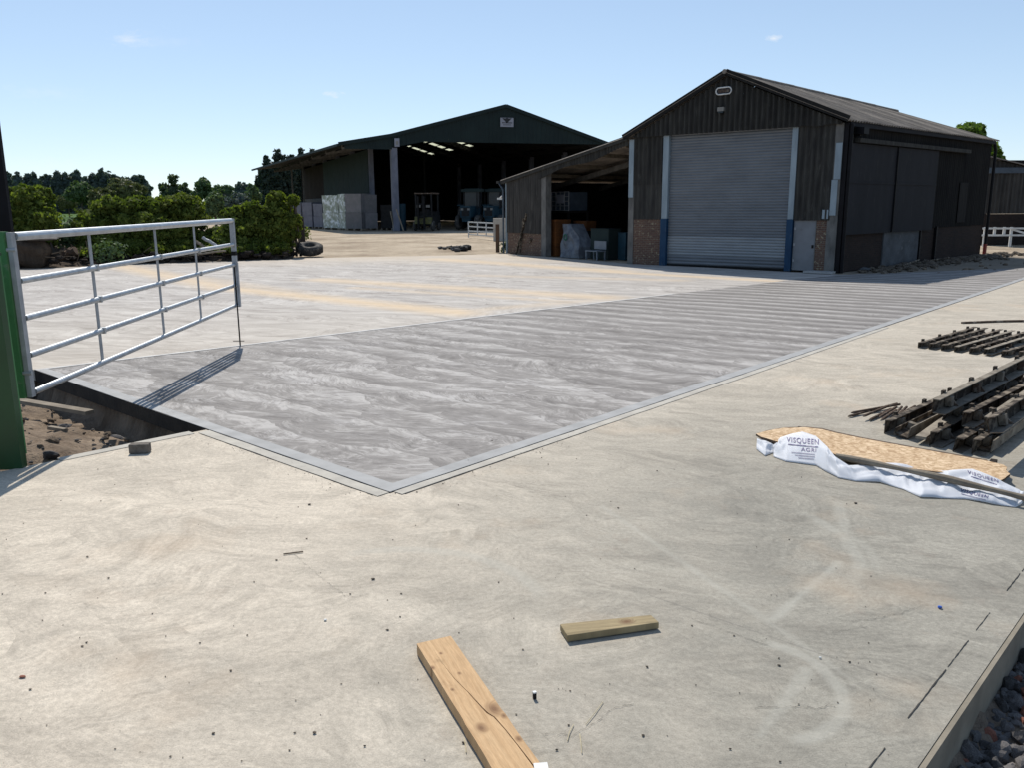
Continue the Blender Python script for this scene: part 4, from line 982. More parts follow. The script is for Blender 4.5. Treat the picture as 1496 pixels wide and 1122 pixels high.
# frames: columns, rafters, purlins
def col(s, back, w, name='column', m_=None, top=None):
    p = fF.P(s, 0)+sF*back; t_ = ftop(s)-.25 if top is None else top
    return MB().hexa([p+fF.e*a+sF*b for a, b in ((-w/2, -w/2), (w/2, -w/2), (w/2, w/2), (-w/2, w/2))]+[p+fF.e*a+sF*b+Z*t_ for a, b in ((-w/2, -w/2), (w/2, -w/2), (w/2, w/2), (-w/2, w/2))]).build(name, m_ or M['column_grey'], far)
col(.12, .1, .42, top=5.7)
for b in (6.9, 13.8, 20.7, 27.6, 34.5): col(0, b, .36)
for b in (33, LF-.3): col(sCn+2.2, b, .15, 'canopy_post', M['concrete_post'])
for b in (0, 6.9, 13.8, 20.7, 27.6, 34.5): col(sRt, b, .36)
for b in (.4, 6.9, 13.8, 20.7, 27.6, 34.5, 41.2):
    for s0, s1 in ((sE, sAp), (sAp, sRt)):
        MB().bar(rpt(s0, b, -.30), rpt(s1, b, -.30), .18, .42).build('rafter', M['steel_dark'], far)
    MB().bar(rpt(sCn+.2, b, -.22), rpt(sE, b, -.30), .12, .26).build('canopy_rafter', M['concrete_post'], far)
for s in (sCn+.3, -2.6, -1.2, 1.4, 3.1, 4.8, 6.5, 10, 11.7, 13.4, 15.1):
    MB().bar(rpt(s, 0, -.14), rpt(s, LF, -.14), .07, .16).build('purlin', M['steel_dark'], far)
# walls: green sheets, brown boards and pale blocks down the left, dark back and right
def swall(b0, b1, z0, z1, d, name, m_, n=1, s=0):
    for i in range(n):
        c0 = b0+(b1-b0)*i/n; c1 = b0+(b1-b0)*(i+1)/n-.02
        p = [fF.P(s-d, z0)+sF*c0, fF.P(s-d, z0)+sF*c1, fF.P(s-d+.08, z0)+sF*c1, fF.P(s-d+.08, z0)+sF*c0]
        MB().hexa(p+[q+Z*(z1-z0) for q in p]).build(name, m_, far)
swall(6.9, 27.5, 2.6, 6.0, .22, 'green_sheet', M['green_wall'], 8)
swall(6.9, 27.5, 0, 2.58, .22, 'block_wall', M['blockwork'], 1)
swall(27.5, LF, 2.6, 5.9, .22, 'board', M['brown_boards'], 10)
swall(27.5, LF, 0, 2.58, .22, 'block_wall', M['blockwork'], 1)
swall(-.1, LF+.2, 0, zRt-.02, -.3, 'side_wall', M['steel_dark'], 1, sRt)
p = [fF.P(-.3, 0)+sF*LF, fF.P(sRt+.6, 0)+sF*LF]; MB().hexa([p[0], p[1], p[1]+sF*.1, p[0]+sF*.1]+[q+Z*(zRt-.05) for q in (p[0], p[1], p[1]+sF*.1, p[0]+sF*.1)]).build('rear_wall', M['steel_dark'], far)
MB().poly([p[0]+Z*(zRt-.05), p[1]+Z*(zRt-.1), fF.P(sAp, zAp-.1)+sF*LF]).poly([p[0]+Z*(zRt-.05)+sF*.08, fF.P(sAp, zAp-.1)+sF*(LF+.08), p[1]+Z*(zRt-.1)+sF*.08]).build('rear_gable', M['steel_dark'], far)
# framed opening far inside, seen against the dark
MB().bar(fF.P(6.2, 0)+sF*14, fF.P(6.2, 6.1)+sF*14, .16, .16, up=Vector((1, 0, 0))).build('inner_post', M['steel_dark'], far)
# sign, corner lamp
sg0, zg0 = fz(730, 185); sg1, zg1 = fz(749, 172)
sg = thing('gable_sign', 'small pale rectangular sign with dark bird emblem on the green gable', 'sign', fF.P((sg0+sg1)/2, zg0, .2))
MB().fbox(fF, sg0, sg1, zg0, zg1, .17, .20).build('panel', M['sign_white'], sg)
cxs, czs = (sg0+sg1)/2, zg0+(zg1-zg0)*.68
MB().poly([fF.P(cxs+a*.36, czs+b*.20, .205) for a, b in ((-1, .9), (-.4, .75), (0, 1), (.4, .75), (1, .9), (.55, .1), (.2, -.55), (0, -1), (-.2, -.55), (-.55, .1))]).build('emblem', M['sign_black'], sg)
em = MB()
for i in range(9): em.fbox(fF, sg0+.14+i*.085, sg0+.195+i*.085, zg0+.25, zg0+.32, .202, .208)
for i in range(7): em.fbox(fF, sg0+.22+i*.085, sg0+.275+i*.085, zg0+.12, zg0+.17, .202, .208)
em.build('lettering', M['steel_dark'], sg)
s_, z_ = fz(579, 208); lb = thing('corner_lamp', 'pale box lamp on the green cladding above the left column', 'light', fF.P(s_, z_-.3, .2))
MB().fbox(fF, s_-.17, s_+.17, z_-.28, z_+.28, .165, .30).build('housing', M['sign_white'], lb); MB().fbox(fF, s_-.08, s_+.08, z_-.15, z_+.1, .302, .31).build('lens', M['lamp_grey'], lb)
# goods stacked by the left column
def pack(name, label, p, e, w, d, h, m_, side=None, group=None, tiers=2):
    e = Vector((e[0], e[1], 0)).normalized(); n = Vector((-e.y, e.x, 0)); p = Vector(p)
    t = thing(name, label, 'pallet stack', p+e*w/2+n*d/2, group)
    hh = h/tiers
    for i in range(tiers):
        z = i*hh; q = [p, p+e*w, p+e*w+n*d, p+n*d]
        MB().hexa([a+Z*(z+.12) for a in q]+[a+Z*(z+hh-.01)+(n*.02 if i else Vector()) for a in q]).build('wrapped_load', m_, t)
        pm = MB()
        for k in (0, .45, .9): pm.hexa([p+e*(w*k)+Z*z, p+e*(w*k+.1*w)+Z*z, p+e*(w*k+.1*w)+n*d+Z*z, p+e*(w*k)+n*d+Z*z]+[x+Z*.118 for x in (p+e*(w*k)+Z*z, p+e*(w*k+.1*w)+Z*z, p+e*(w*k+.1*w)+n*d+Z*z, p+e*(w*k)+n*d+Z*z)])
        pm.build('pallet', M['timber_grey'], t)
    return t
gp = 'wrapped stacks under the barn canopy'
q0 = Vector((-12.25, 62.85, 0)); nS = Vector((-2.55, 4.4, 0)).normalized(); eS = Vector((nS.y, -nS.x, 0))
eX = Vector((1, .0, 0))
def quadpack(label, A, B, back, h, m_, gp=gp):
    A = Vector(A); B = Vector(B); e = (B-A).normalized(); n = Vector((-e.y, e.x, 0))
    t = thing('pallet_stack', label, 'pallet stack', (A+B)/2+n*back/2, gp)
    for i in range(1):
        z = 0; q = [A, B, B+n*back, A+n*back]
        mb = MB(); 
        bul = [A+(B-A)*.0, B, B+n*back, A+n*back]
        cq = (A+B)/2+n*back/2; mb.hexa([a+Z*.13 for a in q]+[a+(cq-a)*-.025+Z*(h*.48) for a in q]); mb.build('wrapped_load', m_, t); mb = MB().hexa([a+(cq-a)*.03+Z*(h*.485) for a in q]+[a+(cq-a)*-.02+Z*(h-random.uniform(0, .05)) for a in q]); mb.build('wrapped_load', m_, t)
        pm = MB(); w = (B-A).length
        for k in (0, .45, .9):
            r = [A+e*(w*k), A+e*(w*k+.1*w), A+e*(w*k+.1*w)+n*back, A+e*(w*k)+n*back]; pm.hexa([x+Z*z for x in r]+[x+Z*(z+.128) for x in r])
        pm.build('pallet', M['timber_grey'], t)
g1 = G(473, 334.5); g2 = G(496, 335.2); g3 = G(505, 336)
quadpack('leftmost tall stack in printed pale wrap under the canopy', g1, g2-Vector((.05, -.05, 0)), 1.3, 2.62, M['wrap_mix'])
quadpack('tall stack in printed white wrap at the corner of the row', g2, g3, 1.3, 2.68, M['wrap_mix'])
quadpack('brown grey wrapped stack right of the printed white ones', g3+Vector((.05, 0, 0)), G(529, 336.2), 1.3, 2.66, M['wrap_dark'])
quadpack('grey wrapped stack nearest the front column of the barn', G(531.5, 336), G(552, 335.6), 1.3, 2.60, M['wrap_dark'])
quadpack('low dark stack directly left of the front column', G(557, 335.5), G(573, 335.5), 1.0, 1.85, M['machine_dark'])
quadpack('far pale lilac stack behind the old gatepost, right one', G(459, 333.2), G(472, 333.6), 1.2, 2.0, M['wrap_grey'])
quadpack('far pale lilac stack behind the old gatepost, middle one', G(443, 333), G(457, 333.2), 1.2, 2.1, M['wrap_grey'])
quadpack('far pale lilac stack half hidden by the last bush', G(430, 332.8), G(441, 333), 1.2, 2.1, M['wrap_grey'])
t = thing('metal_drum', 'dull blue drum standing right of the barn front column', 'drum', G(588, 336)+Z*0)
q = G(588, 336.5); MB().cyl(q, q+Z*1.9, .28, 16).build('body', M['machine_blue'], t); MB().torus(q+Z*1.3, .285, .02, n=16, m_=6).torus(q+Z*.65, .285, .02, n=16, m_=6).build('hoop', M['machine_blue'], t)
for i, (a, b) in enumerate((((577, 337), (571, 308)), ((590, 338), (579, 305)))):
    A = G(*a); B = V(*b, A+fF.n*-.2, fF.e); tag(MB().bar(A, B, .18-.04*i, .06).build('leaning_board', M['timber_grey']), ['pale board leaning on the left of the barn front column', 'brown board leaning across the foot of the barn front column'][i], 'board', 'boards leaning on the barn column')
# forklift
def forklift():
    A = G(597, 337.5); B = G(630, 337.5); e = (B-A).normalized(); n = Vector((-e.y, e.x, 0)); w = (B-A).length
    f = Frame(A, B); t = thing('forklift', 'yellow and grey forklift truck parked just inside the open barn', 'forklift', (A+B)/2+n*1.0)
    MB().fbox(f, .15, w-.15, .35, 1.05, -2.6, -.9).fbox(f, .2, w-.2, 1.05, 1.35, -2.6, -1.9).build('body', M['machine_dark'], t)
    MB().fbox(f, .25, .95, .5, 1.0, -.88, -.6).fbox(f, 1.02, w-.2, .5, .95, -.88, -.6).build('counterweight', M['yellow_paint'], t)
    for s in (.25, w-.25):
        for d in (-.95, -2.4): MB().fbox(f, s-.05, s+.05, 1.05, 2.55, d-.05, d+.05).build('roof_post', M['machine_dark'], t)
    rf = MB()
    for i in range(7): y = -.9-1.6*i/6; rf.fbox(f, .2, w-.2, 2.56, 2.62, y-.05, y+.05)
    rf.fbox(f, .18, .26, 2.54, 2.64, -2.55, -.85).fbox(f, w-.26, w-.18, 2.54, 2.64, -2.55, -.85); rf.build('roof_guard', M['rust_steel'], t)
    MB().fbox(f, w*.34, w*.34+.1, .1, 2.4, -.45, -.3).fbox(f, w*.66-.1, w*.66, .1, 2.4, -.45, -.3).fbox(f, w*.34, w*.66, 1.8, 1.9, -.44, -.32).fbox(f, w*.34, w*.66, .9, 1.0, -.44, -.32).build('mast', M['steel_dark'], t)
    for s in (w*.36, w*.58): MB().fbox(f, s, s+.12, .12, .17, -.28, .6).build('fork', M['steel_dark'], t)
    MB().fbox(f, w*.38, w*.62, 1.06, 1.5, -1.7, -1.2).build('seat', M['machine_dark'], t)
    MB().fbox(f, .35, .62, 1.62, 1.80, -.9, -.84).fbox(f, w-.62, w-.35, 1.62, 1.80, -.9, -.84).build('headlight', M['lamp_grey'], t)
    for s in (.18, w-.18):
        for d, r in ((-.95, .36), (-2.3, .3)):
            c = f.P(s, r, d); MB().torus(c, r-.11, .11, e, 18, 8).cyl(c-e*.08, c+e*.08, r-.12, 14).build('wheel', M['rubber'], t, smooth=True)
forklift()
def tractor(pxA, pxB, yb, hcab, label, cabm, back):
    A = G(pxA, yb); B = G(pxB, yb); e = (B-A).normalized(); n = Vector((-e.y, e.x, 0)); w = (B-A).length
    f = Frame(A, B); t = thing('tractor', label, 'tractor', (A+B)/2+n*2, 'tractors parked deep in the open barn'); c = w/2; hw = w*.32
    MB().fbox(f, c-.38, c+.38, .9, 1.7, -1.6, 0).fbox(f, c-.3, c+.3, .6, .9, -1.6, -.1).build('bonnet', cabm, t)
    MB().fbox(f, c-.28, c+.28, 1.0, 1.6, .002, .03).build('grille', M['machine_dark'], t)
    for s in (c-.24, c+.24): MB().fbox(f, s-.09, s+.09, 1.4, 1.55, .032, .05).build('headlight', M['lamp_grey'], t)
    MB().fbox(f, c-hw, c+hw, .9, 1.55, -3.2, -1.62).build('cab_base', cabm, t)
    for s in (c-hw+.05, c+hw-.05):
        for d in (-1.68, -3.1): MB().fbox(f, s-.05, s+.05, 1.552, hcab-.25, d-.05, d+.05).build('cab_pillar', M['machine_dark'], t)
    MB().fbox(f, c-hw+.11, c+hw-.11, 1.56, hcab-.26, -1.7, -1.67).build('windscreen', M['glass_dark'], t)
    MB().fbox(f, c-hw-.12, c+hw+.12, hcab-.245, hcab-.05, -3.3, -1.45).fbox(f, c-hw+.1, c+hw-.1, hcab-.049, hcab, -3.1, -1.6).build('cab_roof', M['green_wall'], t)
    for s in (c-hw-.32, c+hw+.32):
        q = f.P(s, .85, -2.5); MB().torus(q, .62, .24, e, 22, 8).cyl(q-e*.1, q+e*.1, .45, 16).build('rear_wheel', M['rubber'], t, smooth=True)
        MB().fbox(f, s-.25, s+.25, 1.72, 1.8, -3.1, -1.9).build('mudguard', cabm, t)
    for s in (c-.72, c+.72): q = f.P(s, .55, -.6); MB().torus(q, .38, .17, e, 20, 8).cyl(q-e*.08, q+e*.08, .28, 14).build('front_wheel', M['rubber'], t, smooth=True)
    q = f.P(c+.5, 1.5, -1.3); MB().cyl(q, q+Z*1.2, .05, 8).build('exhaust', M['machine_dark'], t)
tractor(661, 700, 336, 2.95, 'blue cabbed tractor parked facing out in the open barn', M['machine_blue'], 0)
tractor(698, 730, 335.5, 2.95, 'second tractor half hidden behind the corner of the lean-to', M['machine_blue'], 0)

# ================================================================== barn at the far right, fence and tree behind
B3 = G(1432, 357.5); B3e = (G(1560, 356)-B3).normalized(); f3 = Frame(B3, B3+B3e)
b3 = thing('far_shed', 'distant weathered corrugated shed beyond the right end of the barn', 'shed', f3.P(5, 0)+Vector((0, 3, 0)))
zr0 = f3.sz(1450, 230)[1]; zr1 = f3.sz(1496, 241)[1]; s0_ = f3.sz(1450, 230)[0]; s1_ = f3.sz(1496, 241)[0]
def z3(s): return zr0+(zr1-zr0)*(s-s0_)/(s1_-s0_)
W3 = 6.5
corr('cladding_sheet', f3.P(0, 0), f3.e, Z, f3.n, 0, W3, lambda s: 1.25, lambda s: 2.85, M['asbestos_pale'], b3, pitch=.18, sheet=1.1)
corr('header_sheet', f3.P(0, 0, .06), f3.e, Z, f3.n, 0, W3, lambda s: 3.05, lambda s: z3(s)-.05, M['asbestos_dark'], b3, pitch=.18, sheet=1.1)
MB().fbox(f3, 0, W3, 2.84, 3.06, -.1, .1).build('band', M['blue_tank'], b3); MB().fbox(f3, .02, W3, 1.25, 2.84, -.14, -.06).fbox(f3, .02, W3, 3.06, 3.35, -.14, -.06).build('inner_lining', M['dark_cladding'], b3)
o = MB().fbox(f3, 0, W3, 0, 1.24, -.1, .02).build('brick_wall', M['brick_sooty'], b3); uvproj(o, f3.e)
dB = Vector((.35, 1, 0)).normalized()
for s in range(8):
    a = f3.P(-.4+s*.95, z3(-.4+s*.95)+.02, .2); b = f3.P(-.4+(s+1)*.95-.01, z3(-.4+(s+1)*.95)+.02, .2)
    MB().hexa([a-Z*.05, b-Z*.05, b+dB*7-Z*.05+Z*.5, a+dB*7-Z*.05+Z*.5, a, b, b+dB*7+Z*.5, a+dB*7+Z*.5]).build('roof_sheet', M['asbestos_roof'], b3)
MB().hexa([f3.P(0, 0), f3.P(.1, 0), f3.P(.1, 0)+dB*7, f3.P(0, 0)+dB*7]+[q+Z*3.4 for q in (f3.P(0, 0), f3.P(.1, 0), f3.P(.1, 0)+dB*7, f3.P(0, 0)+dB*7)]).build('side_wall', M['dark_cladding'], b3)
# white rail fence in front of it
fe = thing('rail_fence', 'white two rail timber fence in front of the far shed', 'fence', G(1455, 361))
F0 = G(1432, 360); F1 = G(1520, 360); ff = Frame(F0, F1)
zt_ = ff.sz(1450, 332)[1]; zm_ = ff.sz(1450, 342)[1]
for z in (zt_-.03, zm_-.03): MB().fbox(ff, -.2, ff.L, z-.035, z+.035, .0, .04).build('rail', M['white_paint'], fe)
for px in (1438, 1452, 1466, 1476.5, 1502): s = ff.sz(px, 350)[0]; MB().fbox(ff, s-.045, s+.045, 0 if px in (1438, 1476.5, 1502) else zm_-.06, zt_+.02, -.06, -.003).build('post', M['white_paint'], fe)
s = ff.sz(1478, 334)[0]; MB().bar(ff.P(s, zt_-.06, -.02), ff.P(s+.65, zm_, -.02), .05, .07).build('brace', M['white_paint'], fe)

# ================================================================== the galvanised gate
gx = -3.45; gy0 = 5.86; gy1 = 10.50
def gz(y, zn, zf): return zn+(zf-zn)*(y-gy0)/(gy1-gy0)
gate = thing('field_gate', 'galvanised steel five bar field gate hung open beside the dug out hollow', 'gate', (gx, gy0, 0))
RZ = [(1.485, 1.525), (1.155, 1.205), (.885, .955), (.64, .715), (.395, .49)]
# heights read off the photograph at both ends
for i, ((xa, ya), (xb, yb)) in enumerate((((20, 345), (336, 322)), ((26, 410.5), (341, 356.5)), ((34, 465), (342, 386.5)), ((42, 519), (344, 416.5)), ((49, 573), (345, 446)))):
    a = V(xa, ya, (gx, 0), (0, 1)); b = V(xb, yb, (gx, 0), (0, 1)); d = (b-a)/(b.y-a.y)
    A = a+d*(gy0+.03-a.y); B = a+d*(gy1-a.y); A.x = B.x = gx
    MB().cyl(A, B, .030 if i == 0 else .0225, 12).build('rail', M['galv'], gate, smooth=False)
    RZ[i] = (A.z, B.z)
print('rails', [(round(a, 2), round(b, 2)) for a, b in RZ])
for (xa, ya), (xb, yb) in (((133, 343), (155, 521)), ((228.5, 334), (244.5, 488)), ((285.5, 328), (297.5, 462))):
    a = V(xa, ya, (gx, 0), (0, 1)); b = V(xb, yb, (gx, 0), (0, 1)); y = (a.y+b.y)/2
    MB().box((gx-.026, y, (gz(y, *RZ[0])+gz(y, *RZ[4]))/2), (.008, .04, gz(y, *RZ[0])-gz(y, *RZ[4]))).build('brace', M['galv_dull'], gate)
    for i in (1, 2, 3): z = gz(y, *RZ[i]); MB().box((gx, y, z), (.052, .028, .052)).build('clip', M['galv'], gate)
MB().box((gx, gy1+.02, (RZ[0][1]+RZ[4][1])/2), (.05, .06, RZ[0][1]-RZ[4][1]+.05)).build('stile', M['galv_dull'], gate)
MB().box((gx+.022, gy1+.02, (RZ[2][1]+RZ[4][1])/2), (.022, .05, RZ[2][1]-RZ[4][1]+.05)).build('slam_plate', M['galv_dull'], gate)
MB().box((gx, gy1+.02, RZ[0][1]-.40), (.056, .066, .05)).build('label_plate', M['steel_dark'], gate)
MB().box((gx-.005, gy0, (RZ[0][0]+RZ[4][0])/2), (.034, .05, RZ[0][0]-RZ[4][0]+.06)).build('stile', M['galv_dull'], gate)
MB().box((gx-.06, gy0-.01, (RZ[0][0]+RZ[4][0])/2), (.055, .06, RZ[0][0]-RZ[4][0]+.07)).build('hanging_stile', M['green_paint_pale'], gate)
for i, z in enumerate((RZ[0][0]-.09, RZ[4][0]+.15)): MB().cyl((gx-.12, gy0-.02, z), (gx+.03, gy0-.02, z), .014, 8).box((gx-.115, gy0-.02, z), (.03, .05, .05)).build('hinge', M['galv_dull'], gate)
fb = MB(); yb_ = gy1-.12; fb.cyl((gx+.035, yb_, .0), (gx+.035, yb_, RZ[2][1]-.02), .009, 8); fb.cyl((gx-.05, yb_, .06), (gx+.09, yb_, .06), .005, 6); fb.build('drop_bolt', M['steel_dark'], gate)
# green posts at the left edge
gp1 = thing('green_gatepost', 'broad dark green steel gatepost at the left edge of the photo', 'post', (-3.62, 5.6, 0))
c0 = G(40, 680.5); yy = c0.y
MB().box((c0.x-.26, yy-.03, .70), (.52, .06, 1.42)).build('panel', M['green_paint'], gp1)
MB().box((c0.x-.26, yy-.03, 1.42), (.54, .08, .02)).build('cap', M['green_paint'], gp1)
MB().box((c0.x-.03, yy+.012, .75), (.05, .02, 1.34)).build('edge_channel', M['green_paint_pale'], gp1)
MB().box((c0.x-.105, yy+.10, .85), (.02, .03, 1.1)).build('hanging_rod', M['galv_dull'], gp1)
gp2 = thing('black_post', 'tall black post behind the gate hinge at the left edge', 'post', (-5.35, 8.9, 0))
bp_ = G(47, 538)
MB().box((bp_.x-.2, bp_.y-.03, 1.55), (.40, .05, 3.7)).build('column', M['black_paint'], gp2)
MB().box((bp_.x-.2, bp_.y-.03, 3.42), (.44, .09, .04)).build('cap', M['black_paint'], gp2)

# ================================================================== small gate, posts, block, tyre in the yard
A = G(685, 346.5); B = G(729, 351); f4 = Frame(A, B); zt4 = f4.sz(685, 323)[1]
g4 = thing('yard_gate', 'small galvanised four rail gate standing before the open barn', 'gate', (A+B)/2)
L4 = f4.L
for z in (.18, zt4*.42, zt4*.70, zt4-.03): MB().bar(f4.P(0, z), f4.P(L4, z), .06, .06).build('rail', M['galv'], g4)
for s in (.03, L4*.33, L4*.62, L4-.03): MB().bar(f4.P(s, .0 if s in (.03, L4-.03) else .18, .03), f4.P(s, zt4, .03), .06, .06, up=Vector((1, 0, 0))).build('upright', M['galv'], g4)
q = G(727, 368); zt_ = Vector((0, 0, 0)); hp = V(727, 327, q, (1, 0)).z
tag(MB().box((q.x, q.y, hp/2), (.14, .14, hp)).build('gatepost', M['timber_brown']), 'reddish brown timber post beside the lean-to corner', 'post')
q = G(728, 352); tag(MB().box((q.x+.2, q.y+.6, .55), (.9, .5, 1.1)).build('concrete_block', M['slab_margin_pale']), 'pale concrete block stood up behind the brown gatepost', 'block')
q = G(442, 353); hq = V(442, 316, q, (1, 0)).z
tag(MB().box((q.x, q.y, hq/2), (.22, .22, hq), Euler((0, rad(-1.5), 0)).to_matrix()).build('gatepost', M['timber_dark']), 'dark weathered gatepost standing behind the old tyre', 'post')
q = G(434, 352); sf_ = thing('post_rail_fence', 'low broken rail fence between the last bush and gatepost', 'fence', q)
MB().box((q.x-.4, q.y, .35), (.07, .07, .7)).build('post', M['timber_grey'], sf_); MB().box((q.x+.1, q.y, .32), (.06, .06, .64)).build('post', M['timber_grey'], sf_)
MB().bar((q.x-1.0, q.y-.05, .62), (q.x+.5, q.y-.05, .60), .05, .06).build('rail', M['timber_grey'], sf_); MB().bar((q.x-.6, q.y-.05, .33), (q.x+.2, q.y-.05, .33), .04, .05).build('rail', M['timber_grey'], sf_)
q = G(449, 375); ty = thing('tyre', 'old tractor tyre lying flat at the end of the bushes', 'tyre', (q.x, q.y+.45, 0))
c = Vector((q.x, q.y+.45, .26)); ax = Vector((.06, -.28, 1)).normalized()
MB().torus(c, .30, .15, ax, 32, 12, 1.15).build('casing', M['rubber'], ty, smooth=True)
tr = MB()
for i in range(28):
    a = 2*math.pi*i/28; u = ax.cross(Vector((1, 0, 0))).normalized(); v_ = ax.cross(u); d = u*math.cos(a)+v_*math.sin(a); tg = ax.cross(d)
    tr.bar(c+d*.445-ax*.11, c+d*.445+ax*.11+tg*.03, .04, .02, up=d)
tr.build('tread', M['rubber'], ty)
# rubbish heap on the dirt
rh = thing('rubble_heap', 'small heap of broken dark lumps and sticks lying on the dirt', 'rubble', G(662, 364))
for i, (px, py, r) in enumerate(((643, 363, .07), (650, 363.5, .06), (658, 363, .09), (665, 365, .12), (671, 363, .10), (677, 366, .13), (682, 364, .14), (668, 367, .09))):
    q = G(px, py); MB().lump((q.x, q.y, r*.6), (r*1.6, r*1.2, r*.9), i, 2, .25).build('lump', M['machine_dark' if i in (2, 5, 6) else 'rock'], rh)
q = G(640, 362.5); q2 = G(662, 364); MB().bar(q+Z*.04, q2+Z*.09, .06, .04).build('stick', M['timber_grey'], rh)

# ================================================================== hedge bushes and their litter
def bush(label, blobs_px, seed, leafs, name='bush', n=15000, size=.17, D=None, stems=True, grp='overgrown bushes at the back of the yard'):
    """blobs: (px centre, py centre, half width px, half height px, depth y)"""
    bl = []
    for (px, py, hw, hh, y) in blobs_px:
        d = ray(px, py); t = y/d.y; k = t/F_
        bl.append((d.x*t, y, EYE+d.z*t-hh*k*.12, hw*k*.95, hw*k*.75+.3, hh*k*.88))
    cx = sum(b[0] for b in bl)/len(bl); cy = sum(b[1] for b in bl)/len(bl)
    r = thing(name, label, 'bush', (cx, cy, 0), grp)
    leaves(clumped(bl, 14, .24, seed), int(n*1.25), size, seed, jitter=.5).build('foliage', M[leafs], r)
    if stems:
        sm = MB()
        for b in bl:
            for k in range(4):
                x = b[0]+random.uniform(-.5, .5)*b[3]; y = b[1]+random.uniform(-.4, .4)*b[4]
                sm.cyl((x+random.uniform(-.3, .3), y, 0), (x, y, max(b[2], .3)), .045, 6, .02)
        sm.build('stem', M['bark'], r)
    return r
bush('rounded leafy bush at the far left behind the black post', [(42, 302, 40, 34, 27.0), (62, 318, 24, 30, 26.6), (20, 320, 34, 44, 27.2), (46, 284, 30, 18, 27), (10, 296, 30, 32, 27), (40, 345, 40, 24, 26.6)], 11, 'leaf_bush', n=19000, size=.13)
bush('broad pale green bush in the middle of the bush row', [(146, 322, 36, 32, 28.0), (190, 318, 40, 32, 28.2), (132, 338, 26, 28, 27.6), (215, 324, 34, 32, 27.9), (160, 352, 40, 24, 27.5), (160, 298, 26, 16, 28), (200, 296, 22, 14, 28), (226, 300, 18, 14, 28.2), (135, 366, 24, 12, 26.8), (165, 364, 26, 12, 27), (200, 362, 26, 13, 27.2)], 23, 'leaf_bush', n=27000, size=.13)
bush('darker bush joined to the right of the broad pale one', [(250, 312, 34, 30, 28.8), (278, 310, 26, 28, 28.6), (262, 340, 36, 30, 28.4), (230, 350, 30, 26, 28), (262, 292, 30, 12, 28.7), (235, 361, 22, 12, 27.3), (268, 360, 26, 12, 27.6)], 37, 'leaf_bush_b', n=17000, size=.13)
bush('low sloping bush left of the last upright one', [(352, 328, 34, 26, 29.2), (325, 346, 34, 22, 29.0), (372, 316, 22, 22, 29.4), (348, 352, 40, 20, 29.0), (303, 350, 22, 16, 28.8), (345, 308, 18, 10, 29.2), (368, 300, 14, 9, 29.3), (305, 361, 20, 9, 28.0), (345, 362, 28, 10, 28.2), (372, 362, 20, 10, 28.4)], 41, 'leaf_bush', n=19000, size=.13)
bush('upright bush at the right end of the row near the tyre', [(406, 308, 24, 24, 29.8), (413, 332, 24, 32, 29.6), (392, 338, 24, 30, 29.5), (429, 290, 7, 11, 29.8), (404, 286, 13, 9, 29.8), (424, 320, 16, 16, 29.7), (405, 362, 22, 11, 28.7)], 53, 'leaf_bush_b', n=16000, size=.13)
# dark earth bank, logs and roots under them
bk = MB(); nx_, ny_ = 90, 14
P0 = G(0, 396)+Vector((-3, -.1, 0)); P1 = G(200, 386); P2 = G(400, 379.5); P3 = G(428, 378.5)
def bankp(u):
    pts = [P0, P1, P2, P3]; ls = [(pts[i+1]-pts[i]).length for i in range(3)]; T = sum(ls); d = u*T
    for i in range(3):
        if d <= ls[i] or i == 2: return pts[i]+(pts[i+1]-pts[i])*(d/ls[i])
        d -= ls[i]
for j in range(ny_+1):
    for i in range(nx_+1):
        u = i/nx_; v = j/ny_; p = bankp(u)+Vector((-.25, .97, 0))*(v*6.0+.12*vnoise(i*.4, 3)+.05)
        h = .42*sst(v*2.6)*(1-.35*sst((u-.75)*4))+.13*vnoise(p.x*2.1, p.y*2.1)*sst(v*6)+.05*vnoise(p.x*6, p.y*6)*sst(v*8)
        bk.v.append((p.x, p.y, max(h, -.03) if j else -.03))
bk.f = [(j*(nx_+1)+i, j*(nx_+1)+i+1, (j+1)*(nx_+1)+i+1, (j+1)*(nx_+1)+i) for j in range(ny_) for i in range(nx_)]
struct(bk.build('earth_bank', M['bank_soil'], local=True))
def at(px, py, y):
    d = ray(px, py); t = y/d.y; return Vector((d.x*t, y, EYE+d.z*t))
bo = thing('boulder', 'big brown flat topped boulder beside the black post', 'boulder', at(52, 380, 25.2)*1)
bo.location.z = 0
c = at(50, 366, 25.2); MB().lump((c.x-.1, c.y, .42), (.50, .5, .45), 5, 3, .14, 1).build('body', M['bank_soil'], bo); c = at(55, 346, 25.2); MB().lump((c.x, c.y, c.z-.04), (.55, .45, .08), 8, 3, .12, 1).build('cap_stone', M['rock'], bo)
def log(label, a, b, r, y, m_='timber_brown', name='log', y2=None, cat='log', grp=None):
    A = at(*a, y); B = at(*b, y2 or y); mb = MB(); n = 6; pts = [A.lerp(B, i/n)+Vector((random.uniform(-r, r), 0, random.uniform(-r, r)))*.4*(0 < i < n) for i in range(n+1)]
    for p, q in zip(pts[:-1], pts[1:]): mb.cyl(p, q, r, 9)
    return tag(mb.build(name, M[m_]), label, cat, grp)
lg = 'logs and roots under the bushes'
log('short sawn log lying under the middle bush', (92, 372), (112, 366), .16, 26.2, 'timber_brown', grp=lg)
log('long dark log lying right of the short sawn one', (112, 374), (134, 378), .11, 26.6, 'timber_dark', grp=lg)
log('pale grey plank leaning out of the litter behind the gate end', (296, 346), (322, 362), .055, 27.4, 'galv_dull', 'plank', cat='plank')
log('pale broken board beside the leaning plank', (286, 352), (300, 362), .05, 27.3, 'timber_grey', 'board', cat='board')
log('long thin stick on the bank under the low bush', (240, 376), (330, 366), .03, 27.0, 'timber_grey', 'stick', cat='stick')
tw = MB()
